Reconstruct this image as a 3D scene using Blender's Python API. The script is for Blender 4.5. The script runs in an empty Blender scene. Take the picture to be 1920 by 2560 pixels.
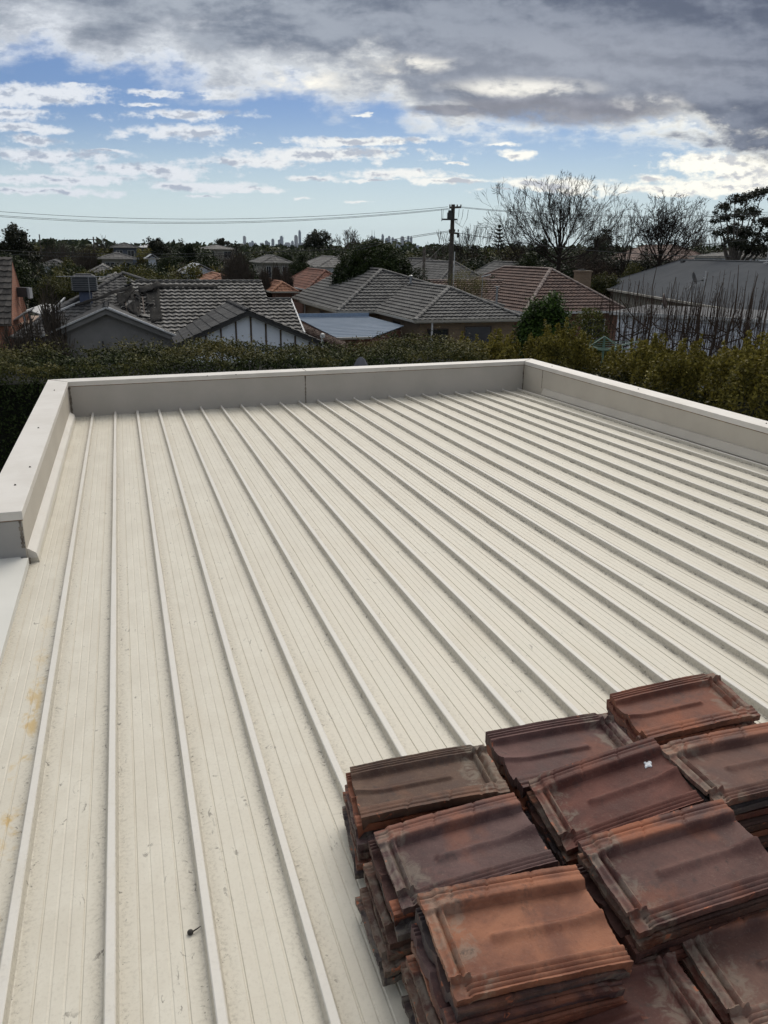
import bpy, bmesh, math, random
import numpy as np
from mathutils import Vector, Matrix, Euler
sc = bpy.context.scene
col = sc.collection
R = math.radians
rnd = random.Random(7)
# ------------------------------------------------------------------ camera
F, PITCH, ROLL, A, CZ = 1932.0, 0.3248, 0.012, -0.3218, 6.3
H, S1 = 1.5696, 0.0161            # camera above the rib crests, fall of the deck
cam_d = bpy.data.cameras.new('camera'); cam = bpy.data.objects.new('camera', cam_d); col.objects.link(cam)
cam_d.sensor_fit = 'VERTICAL'; cam_d.sensor_height = 36.0; cam_d.lens = 36.0 * F / 2560
cam_d.clip_start = 0.05; cam_d.clip_end = 60000
cp, sp = math.cos(PITCH), math.sin(PITCH); cr, sr = math.cos(ROLL), math.sin(ROLL)
fwd = Vector((0, cp, -sp)); rt0 = Vector((1, 0, 0)); up0 = Vector((0, sp, cp))
rt = rt0 * cr + up0 * sr          # +1 px right
up = up0 * cr - rt0 * sr
M3 = Matrix((rt, up, -fwd)).transposed()
cam.matrix_world = Matrix.Translation((0, 0, CZ)) @ M3.to_4x4()
sc.camera = cam
# ------------------------------------------------------------------ light
SUN_AZ, SUN_EL = R(12), R(42)     # azimuth from +Y to the right
EXPO = 0.9
sc.view_settings.view_transform = 'Standard'; sc.view_settings.look = 'None'
sc.view_settings.gamma = 1; sc.view_settings.exposure = EXPO
sd = bpy.data.lights.new('sun', 'SUN'); sd.energy = .68; sd.angle = R(34); sd.color = (1, .95, .87)
sun = bpy.data.objects.new('sun', sd); col.objects.link(sun)
sdir = Vector((math.sin(SUN_AZ) * math.cos(SUN_EL), math.cos(SUN_AZ) * math.cos(SUN_EL), math.sin(SUN_EL)))
sun.rotation_euler = sdir.to_track_quat('Z', 'Y').to_euler()
sun.location = (0, 0, 60)

def ray(px, py):
    X, Y = px - 960, py - 1280
    X, Y = X * cr + Y * sr, -X * sr + Y * cr
    a, b = X / F, -Y / F
    return Vector((a, cp + b * sp, -sp + b * cp))
def at(px, py, Y):
    r = ray(px, py); r = r * (Y / r.y); return Vector((r.x, r.y, r.z + CZ))
def atz(px, py, z):
    r = ray(px, py); r = r * ((z - CZ) / r.z); return Vector((r.x, r.y, z))
def uv(P): return (P[0] * math.cos(A) - P[1] * math.sin(A), P[0] * math.sin(A) + P[1] * math.cos(A))
def uvz(u, v, z): return Vector((u * math.cos(A) + v * math.sin(A), -u * math.sin(A) + v * math.cos(A), z))
def proj(P):
    x, y, z = P[0], P[1], P[2] - CZ
    d = y * cp - z * sp; q = y * sp + z * cp; X = F * x / d; Y = -F * q / d
    return 960 + X * cr - Y * sr, 1280 + X * sr + Y * cr
def zfor(u, v, py):
    lo, hi = -1., 30.
    for _ in range(40):
        m = (lo + hi) / 2
        if proj(uvz(u, v, m))[1] > py: lo = m
        else: hi = m
    return m

# ------------------------------------------------------------------ node helpers
class NT:
    def __init__(s, tree): s.t = tree; s.n = tree.nodes; s.l = tree.links; s.n.clear()
    def node(s, kind, **kw):
        nd = s.n.new(kind)
        for k, v in kw.items(): setattr(nd, k, v)
        return nd
    def put(s, sock, v):
        if isinstance(v, bpy.types.NodeSocket): s.l.new(v, sock)
        elif v is not None:
            if sock.type == 'RGBA' and len(v) == 3: v = (*v, 1)
            sock.default_value = v
    def m(s, op, a, b=None, c=None, clamp=False):
        nd = s.node('ShaderNodeMath', operation=op, use_clamp=clamp)
        for i, x in enumerate((a, b, c)):
            if x is not None: s.put(nd.inputs[i], x)
        return nd.outputs[0]
    def vm(s, op, a, b=None, out=0):
        nd = s.node('ShaderNodeVectorMath', operation=op)
        s.put(nd.inputs[0], a)
        if b is not None: s.put(nd.inputs[1], b)
        return nd.outputs[out]
    def mix(s, f, a, b, mode='MIX'):
        nd = s.node('ShaderNodeMix', data_type='RGBA', blend_type=mode)
        s.put(nd.inputs[0], f); s.put(nd.inputs[6], a); s.put(nd.inputs[7], b); return nd.outputs[2]
    def noise(s, vec, scale, detail=4, rough=.55, dist=0, col=False):
        nd = s.node('ShaderNodeTexNoise'); s.put(nd.inputs['Vector'], vec)
        nd.inputs['Scale'].default_value = scale; nd.inputs['Detail'].default_value = detail
        nd.inputs['Roughness'].default_value = rough; nd.inputs['Distortion'].default_value = dist
        return nd.outputs[1 if col else 0]
    def ss(s, x, lo, hi, a=0., b=1.):
        nd = s.node('ShaderNodeMapRange', interpolation_type='SMOOTHSTEP')
        s.put(nd.inputs[0], x); s.put(nd.inputs[1], lo); s.put(nd.inputs[2], hi); nd.inputs[3].default_value = a; nd.inputs[4].default_value = b
        return nd.outputs[0]
    def comb(s, x, y, z):
        nd = s.node('ShaderNodeCombineXYZ')
        for i, v in enumerate((x, y, z)): s.put(nd.inputs[i], v)
        return nd.outputs[0]
    def sep(s, v):
        nd = s.node('ShaderNodeSeparateXYZ'); s.put(nd.inputs[0], v); return nd.outputs

# ------------------------------------------------------------------ world: Nishita sky and the winter clouds
def make_world():
    w = bpy.data.worlds.new('World'); sc.world = w; w.use_nodes = True
    t = NT(w.node_tree)
    STR = 0.08
    sky = t.node('ShaderNodeTexSky', sky_type='NISHITA'); sky.sun_disc = False
    sky.sun_elevation = SUN_EL; sky.sun_rotation = SUN_AZ; sky.air_density = 1.0; sky.dust_density = .3; sky.ozone_density = 2.0
    d = t.node('ShaderNodeTexCoord').outputs['Generated']
    x, y, z = t.sep(d)
    ya = t.m('MAXIMUM', t.m('ABSOLUTE', y), .05)
    U = t.m('DIVIDE', x, ya); V = t.m('DIVIDE', z, ya)
    zz = t.m('ADD', t.m('MAXIMUM', z, 0.), .07)
    P = t.comb(t.m('DIVIDE', x, zz), t.m('DIVIDE', y, zz), 0.)
    def UVp(px, py): r = ray(px, py); return r.x / r.y, r.z / r.y
    D = 1 / .864
    # noise fields: a cloud plane seen in perspective, and one on the dome itself
    n1 = t.noise(P, .9, 7, .6, .3); n2 = t.noise(t.comb(t.m('MULTIPLY', U, 1.0), t.m('MULTIPLY', V, 2.6), .3), 9, 7, .62, .25)
    n3 = t.noise(t.comb(t.m('MULTIPLY', U, 1.0), t.m('MULTIPLY', V, 1.9), 7.), 26, 5, .6)
    nb = t.noise(t.comb(U, t.m('MULTIPLY', V, 2.2), 3.), 3.2, 5, .55, .3)
    n4 = t.noise(t.comb(U, t.m('MULTIPLY', V, 1.7), 4.), 75, 7, .66)
    n3b = t.noise(t.comb(t.m('ADD', U, .004), t.m('MULTIPLY', t.m('ADD', V, .0065), 1.9), 7.), 26, 5, .6)
    n2b = t.noise(t.comb(t.m('ADD', U, .008), t.m('MULTIPLY', t.m('ADD', V, .014), 2.6), .3), 9, 7, .62, .25)
    c = lambda n, k: t.m('MULTIPLY', t.m('SUBTRACT', n, .5), k)
    # lower edge of the big sheet, as a curve over azimuth
    edge = [(-150, 165), (0, 150), (60, 138), (120, 138), (180, 165), (300, 180), (420, 195), (500, 215), (620, 205), (740, 225), (840, 228), (900, 285), (1020, 303), (1150, 305), (1290, 318), (1420, 333), (1500, 338), (1659, 395), (1800, 440)]
    cv = t.node('ShaderNodeFloatCurve'); cu = cv.mapping.curves[0]
    pts = []
    for px, py in edge: u_, v_ = UVp(px * D, py * D); pts.append(((u_ + .7) / 1.4, v_))
    pts = [(0., pts[0][1])] + pts + [(1., pts[-1][1] - .02)]
    while len(cu.points) < len(pts): cu.points.new(.5, .5)
    for pnt, (a, b) in zip(cu.points, pts): pnt.location = (a, b); pnt.handle_type = 'AUTO'
    cv.mapping.update()
    t.put(cv.inputs['Value'], t.m('DIVIDE', t.m('ADD', U, .7), 1.4, clamp=True))
    sheet = t.m('SUBTRACT', V, cv.outputs[0])                      # >0 inside the sheet
    sh = t.m('ADD', sheet, t.m('ADD', c(n2, .10), t.m('ADD', c(n3, .035), c(nb, .05))))
    sh = t.m('ADD', sh, c(n4, .022))
    m_sheet = t.ss(sh, -.010, .03)
    # small clouds
    ell = [(85, 203, 165, 28), (50, 243, 95, 16), (60, 272, 95, 14), (75, 302, 85, 15), (150, 180, 24, 5), (320, 200, 88, 9), (330, 224, 50, 6),
           (405, 248, 140, 15), (385, 287, 135, 24), (215, 326, 55, 6), (90, 340, 190, 26), (300, 367, 200, 20), (130, 386, 260, 12), (420, 398, 150, 12), (560, 408, 75, 9), (110, 410, 170, 11),
           (800, 305, 200, 14), (730, 333, 230, 20), (545, 350, 145, 17), (680, 385, 58, 10), (870, 374, 130, 14), (980, 388, 90, 10), (1055, 412, 35, 6), (820, 388, 70, 4),
           (1120, 331, 52, 11), (1090, 312, 30, 6), (1150, 396, 80, 18), (1210, 402, 120, 26), (1400, 388, 65, 15), (1400, 412, 170, 19), (1570, 402, 180, 26), (1560, 350, 160, 30), (1650, 375, 140, 55),
           (655, 430, 34, 4), (778, 435, 34, 4), (470, 418, 34, 4), (500, 200, 55, 12), (1000, 350, 28, 3), (545, 313, 20, 4), (800, 248, 14, 5)]
    wv = t.comb(t.m('ADD', U, t.m('ADD', c(n2, .12), c(nb, .05))), t.m('ADD', V, t.m('ADD', c(n2, .022), c(n3, .012))), 0.)
    acc = None; low = None
    for (ex, ey, ea, eb) in ell:
        u0, v0 = UVp(ex * D, ey * D); a = ea * D / F * 1.0; b = eb * D / F * .80
        q = t.vm('MULTIPLY', t.vm('SUBTRACT', wv, (u0, v0, 0)), (1 / a, 1 / b, 0))
        L = t.vm('LENGTH', q, out=1)
        acc = L if acc is None else t.m('MINIMUM', acc, L)
    small = t.m('SUBTRACT', 1.0, acc)
    sm = t.m('ADD', small, t.m('ADD', t.m('ADD', c(n3, 1.6), c(n4, 1.5)), c(n2, 1.4)))
    m_small = t.m('POWER', t.ss(sm, -.02, .62), .85)
    relief = t.m('ADD', t.m('MULTIPLY', t.m('SUBTRACT', n3, n3b), 5.), t.m('MULTIPLY', t.m('SUBTRACT', n2, n2b), 3.5))
    # colours (display-linear before exposure, divided by strength)
    K = 1 / (2 ** EXPO) / STR
    g = lambda r_, g_, b_: (r_ * K, g_ * K, b_ * K)
    bright = t.ss(t.m('ADD', U, c(n1, .2)), -.35, .35)
    white = t.mix(bright, g(.80, .84, .90), g(1.15, 1.12, 1.0))
    # sheet: white at its ragged edge, lilac grey inside, soft long streaks where it thins
    thick = t.ss(t.m('ADD', sh, t.m('ADD', c(n3, .05), c(n2, .09))), .004, t.ss(U, -.3, .4, .075, .045))
    streak = t.noise(t.comb(t.m('ADD', t.m('MULTIPLY', U, 1.), t.m('MULTIPLY', V, .8)), t.m('MULTIPLY', V, 4.2), 1.7), 4.2, 5, .5, .5)
    streak2 = t.noise(t.comb(t.m('MULTIPLY', U, .8), t.m('MULTIPLY', V, 3.0), 9.), 2.3, 3, .5, .4)
    gdark = t.mix(t.ss(U, -.4, .45), g(.195, .232, .30), g(.115, .137, .195))
    glit = t.mix(t.ss(U, -.4, .45), g(.42, .465, .53), g(.255, .285, .355))
    grey = t.mix(t.ss(t.m('SUBTRACT', t.m('ADD', t.m('MULTIPLY', streak, .55), t.m('ADD', t.m('MULTIPLY', streak2, .35), t.m('MULTIPLY', n2, .10))), t.m('MULTIPLY', relief, -.05)), .42, .60), gdark, glit)
    def spot(px, py, a, b, wv_=None):
        u1, v1 = UVp(px * D, py * D)
        return t.vm('LENGTH', t.vm('MULTIPLY', t.vm('SUBTRACT', wv_ or wv, (u1, v1, 0)), (F / (a * D), F / (b * D), 0)), out=1)
    shc = t.mix(thick, t.mix(t.ss(relief, .15, -.45, 0, .5), white, g(.48, .52, .58)), grey)
    nn = t.m('ADD', t.m('MULTIPLY', n2, .6), t.m('MULTIPLY', n3, .4))
    # the sun behind: gaps burning through
    gm = t.m('MINIMUM', t.m('MINIMUM', spot(1150, 185, 170, 22), spot(900, 135, 110, 20)), t.m('MINIMUM', spot(680, 170, 110, 26), spot(1400, 235, 90, 34)))
    shc = t.mix(t.m('MULTIPLY', t.ss(gm, 1.1, .2), t.ss(nn, .44, .60)), shc, g(1.15, 1.1, .98))
    shc = t.mix(t.m('MULTIPLY', t.ss(spot(1240, 150, 480, 90), 1.1, .2), .30), shc, g(.54, .57, .63))
    # the dark-bellied roll below them
    dk = t.m('MINIMUM', spot(1190, 240, 250, 34), spot(960, 240, 90, 14))
    shc = t.mix(t.ss(dk, 1.05, .55, 0, .85), shc, t.mix(t.ss(nn, .40, .62), g(.17, .18, .23), g(.36, .37, .42)))
    lum = t.m('SUBTRACT', t.m('ADD', t.ss(sm, .2, 1.4), c(n4, .5)), relief)
    smc = t.mix(t.ss(lum, .25, 1.05, 0, .85), white, t.mix(bright, g(.38, .44, .55), g(.50, .52, .58)))
    # the blue itself, whitening to the horizon
    skyc = t.mix(1.0, sky.outputs[0], (.305, .355, .465, 1), 'MULTIPLY')
    skyc = t.mix(t.ss(V, .17, .0, 0., .92), skyc, g(.74, .87, .88))
    out = t.mix(t.m('MULTIPLY', m_small, t.ss(V, -.005, .04)), skyc, smc)
    out = t.mix(m_sheet, out, shc)
    # above the picture the sheet thins to bright high cloud, brightest round the hidden sun
    out = t.mix(t.ss(z, .30, .55), out, t.mix(t.ss(y, -.5, .6), g(.54, .56, .60), g(.97, .98, 1.0)))
    out = t.mix(t.m('MULTIPLY', t.ss(y, .05, -.15), .6), out, g(.30, .33, .38))
    dt = t.vm('DOT_PRODUCT', d, tuple(sdir), out=1)
    out = t.mix(t.m('MULTIPLY', t.ss(dt, .80, 1.0, 0, .9), t.ss(z, .28, .42)), out, g(2.2, 2.05, 1.85))
    bg = t.node('ShaderNodeBackground'); t.put(bg.inputs[0], out); bg.inputs[1].default_value = STR
    wo = t.node('ShaderNodeOutputWorld'); t.l.new(bg.outputs[0], wo.inputs[0])
    w.cycles.sampling_method = 'MANUAL'; w.cycles.sample_map_resolution = 512
make_world()
# ------------------------------------------------------------------ mesh helpers
class MB:
    def __init__(s): s.v = []; s.f = []
    def add(s, vs, fs):
        n = len(s.v); s.v += [tuple(p) for p in vs]; s.f += [tuple(i + n for i in f) for f in fs]
    def box(s, x0, x1, y0, y1, z0, z1, M=None):
        vs = [Vector(p) for p in ((x0, y0, z0), (x1, y0, z0), (x1, y1, z0), (x0, y1, z0), (x0, y0, z1), (x1, y0, z1), (x1, y1, z1), (x0, y1, z1))]
        if M is not None: vs = [M @ p for p in vs]
        s.add(vs, [(0, 3, 2, 1), (4, 5, 6, 7), (0, 1, 5, 4), (1, 2, 6, 5), (2, 3, 7, 6), (3, 0, 4, 7)])
    def bar(s, p, q, w, h=None, upv=(0, 0, 1)):
        p, q = Vector(p), Vector(q); h = h or w; d = (q - p)
        L = d.length; d.normalize(); upv = Vector(upv)
        if abs(d.dot(upv)) > .98: upv = Vector((1, 0, 0))
        sx = d.cross(upv).normalized(); sz = sx.cross(d)
        M = Matrix((sx, d, sz)).transposed().to_4x4(); M.translation = p
        s.box(-w / 2, w / 2, 0, L, -h / 2, h / 2, M)
    def tube(s, path, rad, n=6, caps=True):
        path = [Vector(p) for p in path]
        if not hasattr(rad, '__len__'): rad = [rad] * len(path)
        base = len(s.v); m = len(path)
        for i, p in enumerate(path):
            d = (path[min(i + 1, m - 1)] - path[max(i - 1, 0)]).normalized()
            a = Vector((0, 0, 1)) if abs(d.z) < .9 else Vector((1, 0, 0))
            x = d.cross(a).normalized(); y = d.cross(x)
            for k in range(n):
                t = 2 * math.pi * k / n; s.v.append(tuple(p + (x * math.cos(t) + y * math.sin(t)) * rad[i]))
        for i in range(m - 1):
            for k in range(n):
                a = base + i * n + k; b = base + i * n + (k + 1) % n; s.f.append((a, b, b + n, a + n))
        if caps:
            s.f.append(tuple(base + k for k in range(n))[::-1]); s.f.append(tuple(base + (m - 1) * n + k for k in range(n)))
    def lathe(s, prof, n=16, M=None):
        base = len(s.v)
        for r, z in prof:
            for k in range(n):
                t = 2 * math.pi * k / n; p = Vector((r * math.cos(t), r * math.sin(t), z)); s.v.append(tuple(M @ p if M is not None else p))
        for i in range(len(prof) - 1):
            for k in range(n):
                a = base + i * n + k; b = base + i * n + (k + 1) % n; s.f.append((a, b, b + n, a + n))
    def slab(s, pts, th, n=None):
        """a flat polygon given its own thickness (downwards along n)"""
        pts = [Vector(p) for p in pts]
        n = Vector(n) if n is not None else Vector((0, 0, 1))
        k = len(pts); vs = pts + [p - n * th for p in pts]
        s.add(vs, [tuple(range(k)), tuple(range(2 * k - 1, k - 1, -1))] + [(i, i + k, (i + 1) % k + k, (i + 1) % k) for i in range(k)])
    def build(s, name, mat, parent=None, smooth=False, off=None, auto=None):
        me = bpy.data.meshes.new(name)
        vs = s.v
        if off is not None: o = Vector(off); vs = [(p[0] - o.x, p[1] - o.y, p[2] - o.z) for p in vs]
        me.from_pydata(vs, [], s.f); me.update()
        if smooth:
            me.polygons.foreach_set('use_smooth', [True] * len(me.polygons))
            if auto: me.set_sharp_from_angle(angle=R(auto))
        ob = bpy.data.objects.new(name, me); col.objects.link(ob)
        for m in (mat if isinstance(mat, (list, tuple)) else [mat]): me.materials.append(m)
        if parent is not None: ob.parent = parent
        return ob
def tag(o, label=None, cat=None, group=None, kind=None):
    if label: o['label'] = label
    if cat: o['category'] = cat
    if group: o['group'] = group
    if kind: o['kind'] = kind
    return o
def thing(name, label, cat, loc=(0, 0, 0), rz=0, group=None):
    o = bpy.data.objects.new(name, None); col.objects.link(o); o.location = loc; o.rotation_euler = (0, 0, rz)
    o.empty_display_size = .3
    return tag(o, label, cat, group)
def dup(root, loc=None, rz=None, scale=None, label=None, group=None, colr=None):
    r = root.copy(); col.objects.link(r)
    if loc is not None: r.location = loc
    if rz is not None: r.rotation_euler = (0, 0, rz)
    if scale is not None: r.scale = scale
    if label: r['label'] = label
    if group: r['group'] = group
    if colr: r.color = colr
    for ch in list(root.children):
        c = ch.copy(); col.objects.link(c); c.parent = r
        if colr: c.color = colr
        for gch in ch.children: d = gch.copy(); col.objects.link(d); d.parent = c
    return r
# ------------------------------------------------------------------ materials
MATS = {}
def newmat(name):
    m = bpy.data.materials.new(name); m.use_nodes = True; t = NT(m.node_tree)
    p = t.node('ShaderNodeBsdfPrincipled'); o = t.node('ShaderNodeOutputMaterial'); t.l.new(p.outputs[0], o.inputs[0])
    MATS[name] = m; return m, t, p
def plain(name, c, rough=.7, c2=None, scale=8, bump=0, bscale=None, metal=0, coord='Object', spec=.4, detail=5):
    m, t, p = newmat(name); v = t.node('ShaderNodeTexCoord').outputs[coord]
    n = t.noise(v, scale, detail, .6)
    c2 = c2 or tuple(x * .78 for x in c)
    t.put(p.inputs['Base Color'], t.mix(t.ss(n, .3, .7), c2, c))
    t.put(p.inputs['Roughness'], t.ss(n, 0, 1, min(1, rough + .08), max(.05, rough - .08)))
    p.inputs['Metallic'].default_value = metal; p.inputs['Specular IOR Level'].default_value = spec
    if bump:
        b = t.node('ShaderNodeBump'); b.inputs['Strength'].default_value = bump; b.inputs['Distance'].default_value = .02
        t.put(b.inputs['Height'], t.noise(v, bscale or scale * 4, 5, .6)); t.l.new(b.outputs[0], p.inputs['Normal'])
    return m
def roofmat(name, c, c2, lichen, lich_amt=.5):
    """concrete or clay roof tile: each tile its own tone, lichen blotches, dark laps"""
    m, t, p = newmat(name); v = t.node('ShaderNodeTexCoord').outputs['Object']
    at_ = t.node('ShaderNodeAttribute', attribute_name='tid').outputs['Fac']
    wn = t.node('ShaderNodeTexWhiteNoise', noise_dimensions='1D'); t.put(wn.inputs['W'], at_)
    n = t.noise(v, .5, 5, .6); n2 = t.noise(v, 9, 4, .65)
    base = t.mix(t.ss(t.m('ADD', t.m('MULTIPLY', wn.outputs[0], .55), t.m('MULTIPLY', n, .6)), .2, .95), c2, c)
    li = t.m('MULTIPLY', t.ss(n2, .52, .68), t.ss(n, .35, .65))
    t.put(p.inputs['Base Color'], t.mix(t.m('MULTIPLY', li, lich_amt), base, lichen))
    p.inputs['Roughness'].default_value = .8; p.inputs['Specular IOR Level'].default_value = .3
    return m
def leafmat(name, c, c2, tip=None, tz=(0, 1), trans=.25, rough=.5, sc_=1.2):
    """leaves: tone by clump and by leaf; tip = colour of the new growth towards the top, in metres of object height"""
    m, t, p = newmat(name); v = t.node('ShaderNodeTexCoord').outputs['Object']
    isl = t.node('ShaderNodeNewGeometry').outputs['Random Per Island']
    n = t.noise(v, sc_, 4, .6)
    k = t.ss(t.m('ADD', t.m('MULTIPLY', isl, .7), t.m('MULTIPLY', n, .8)), .35, 1.1)
    base = t.mix(k, c2, c)
    if tip:
        z = t.sep(v)[2]
        f = t.ss(t.m('ADD', z, t.m('MULTIPLY', t.m('SUBTRACT', n, .5), (tz[1] - tz[0]) * 2.4)), tz[0], tz[1])
        f = t.m('MULTIPLY', f, t.ss(isl, .1, .9, .35, 1.))
        base = t.mix(f, base, tip)
    t.put(p.inputs['Base Color'], base); p.inputs['Roughness'].default_value = rough; p.inputs['Specular IOR Level'].default_value = .10
    tr = t.node('ShaderNodeBsdfTranslucent'); t.put(tr.inputs[0], base)
    mx = t.node('ShaderNodeMixShader'); mx.inputs[0].default_value = trans
    o = [n_ for n_ in t.n if n_.type == 'OUTPUT_MATERIAL'][0]
    t.l.new(p.outputs[0], mx.inputs[1]); t.l.new(tr.outputs[0], mx.inputs[2]); t.l.new(mx.outputs[0], o.inputs[0])
    return m
def brickmat(name, c, c2, mortar, bw=.23, bh=.086, off=.5):
    m, t, p = newmat(name); x, y, z = t.sep(t.node('ShaderNodeTexCoord').outputs['Object'])
    nx, ny, nz = t.sep(t.node('ShaderNodeNewGeometry').outputs['Normal'])
    b = t.node('ShaderNodeTexBrick'); b.offset = off
    t.put(b.inputs['Vector'], t.comb(t.m('ADD', x, y), z, 0.)); t.put(b.inputs['Color1'], c); t.put(b.inputs['Color2'], c2); t.put(b.inputs['Mortar'], mortar)
    b.inputs['Scale'].default_value = 1; b.inputs['Brick Width'].default_value = bw; b.inputs['Row Height'].default_value = bh
    b.inputs['Mortar Size'].default_value = .008; b.inputs['Mortar Smooth'].default_value = .2
    n = t.noise(t.comb(x, y, z), 1.5, 5, .6)
    t.put(p.inputs['Base Color'], t.mix(t.ss(n, .3, .75, .15, .0), b.outputs[0], (.05, .04, .035)))
    p.inputs['Roughness'].default_value = .85
    return m

m_cream = None
def make_deckmat():
    m, t, p = newmat('cream_metal'); v = t.node('ShaderNodeTexCoord').outputs['Object']; x, y, z = t.sep(v)
    z = t.m('ADD', z, t.m('MULTIPLY', y, S1))
    # x across the ribs, y along them; rib crests at U1 + k*S
    ph = t.m('FRACT', t.m('DIVIDE', t.m('SUBTRACT', x, U1 - RS), RS))            # 0 at a crest .. 1 at the next
    big = t.noise(t.vm('MULTIPLY', v, (1.6, .7, 1)), 1.6, 5, .6)
    med = t.noise(t.vm('MULTIPLY', v, (1, .55, 1)), 9, 5, .65, .4)
    fine = t.noise(v, 95, 4, .7); speck = t.noise(v, 48, 3, .75, .6); fl = t.noise(t.vm('MULTIPLY', v, (1, .45, 1)), 30, 4, .7, 1.2)
    base = t.mix(t.ss(med, .3, .72), (.565, .525, .435), (.63, .595, .505))
    base = t.mix(t.m('MULTIPLY', t.ss(big, .52, .72), .30), base, (.50, .44, .34))
    # dust washes against both sides of each rib, heavier on the left flank of the next rib
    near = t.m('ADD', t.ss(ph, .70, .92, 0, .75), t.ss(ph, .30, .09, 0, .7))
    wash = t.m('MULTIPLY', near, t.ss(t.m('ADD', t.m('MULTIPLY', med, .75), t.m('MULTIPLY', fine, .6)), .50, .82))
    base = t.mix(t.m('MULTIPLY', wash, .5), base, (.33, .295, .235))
    # black lichen crumbs
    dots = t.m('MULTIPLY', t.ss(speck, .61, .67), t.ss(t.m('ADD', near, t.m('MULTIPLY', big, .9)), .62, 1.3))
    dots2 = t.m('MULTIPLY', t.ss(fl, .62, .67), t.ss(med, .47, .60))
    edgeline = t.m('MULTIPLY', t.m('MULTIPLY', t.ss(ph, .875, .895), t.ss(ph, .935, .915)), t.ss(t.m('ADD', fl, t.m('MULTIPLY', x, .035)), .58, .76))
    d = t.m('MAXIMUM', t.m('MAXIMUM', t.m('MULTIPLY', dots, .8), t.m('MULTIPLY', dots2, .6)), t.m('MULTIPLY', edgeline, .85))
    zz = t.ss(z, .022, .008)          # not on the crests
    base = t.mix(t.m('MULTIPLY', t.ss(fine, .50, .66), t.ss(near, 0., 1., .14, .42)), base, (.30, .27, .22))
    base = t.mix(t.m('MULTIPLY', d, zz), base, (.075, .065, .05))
    base = t.mix(t.m('MULTIPLY', t.ss(z, .0265, .0295, 0, .8), t.ss(med, .25, .6, .55, 1.)), base, (.675, .65, .60))      # rain keeps the crests clean
    # a rusty yellow stain in the first pan
    st = t.m('MULTIPLY', t.m('MULTIPLY', t.ss(x, -.50, -.47), t.ss(x, -.41, -.44)), t.m('MULTIPLY', t.ss(med, .50, .62), t.ss(y, 4., 2.5)))
    base = t.mix(t.m('MULTIPLY', st, .8), base, (.50, .34, .11))
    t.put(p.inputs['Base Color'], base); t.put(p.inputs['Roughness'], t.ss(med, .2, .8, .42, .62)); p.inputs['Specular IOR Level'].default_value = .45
    b = t.node('ShaderNodeBump'); b.inputs['Strength'].default_value = .12; b.inputs['Distance'].default_value = .003
    t.put(b.inputs['Height'], t.m('ADD', fine, t.m('MULTIPLY', med, 1.6))); t.l.new(b.outputs[0], p.inputs['Normal'])
    return m
def make_cream(name, c, c2, dirt=.35, zlow=None):
    m, t, p = newmat(name); v = t.node('ShaderNodeTexCoord').outputs['Object']; x, y, z = t.sep(v)
    n = t.noise(v, 3, 5, .6); f = t.noise(v, 60, 4, .7); d = t.noise(v, 14, 4, .7, 1.)
    base = t.mix(t.ss(n, .3, .7), c2, c)
    k = t.m('MULTIPLY', t.ss(d, .62, .74), t.ss(f, .45, .62))
    base = t.mix(t.m('MULTIPLY', k, dirt), base, (.15, .13, .11))
    if zlow:      # tide line of dirt left by ponding water above the flashing
        w = t.m('ADD', z, t.m('ADD', t.m('MULTIPLY', t.m('SUBTRACT', t.noise(t.vm('MULTIPLY', v, (1, 1, .2)), 5, 5, .65), .5), .09), t.m('MULTIPLY', y, S1)))
        base = t.mix(t.m('MULTIPLY', t.m('MULTIPLY', t.ss(w, zlow + .012, zlow), t.ss(w, zlow - .05, zlow, .45, 1)), .45), base, (.20, .17, .13))
    t.put(p.inputs['Base Color'], base); p.inputs['Roughness'].default_value = .5; p.inputs['Specular IOR Level'].default_value = .4
    return m
U1, RS = -0.3956, 0.2333
V0K = .0651
def vfar(u): return 8.966 + V0K * u

# ------------------------------------------------------------------ ground
mg = plain('ground_cover', (.06, .068, .035), .9, (.085, .07, .05), .35, 0, coord='Object')
g = MB(); g.add([(-30000, -3000, 0), (30000, -3000, 0), (30000, 40000, 0), (-30000, 40000, 0)], [(0, 1, 2, 3)])
tag(g.build('ground', mg), kind='structure')

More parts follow.
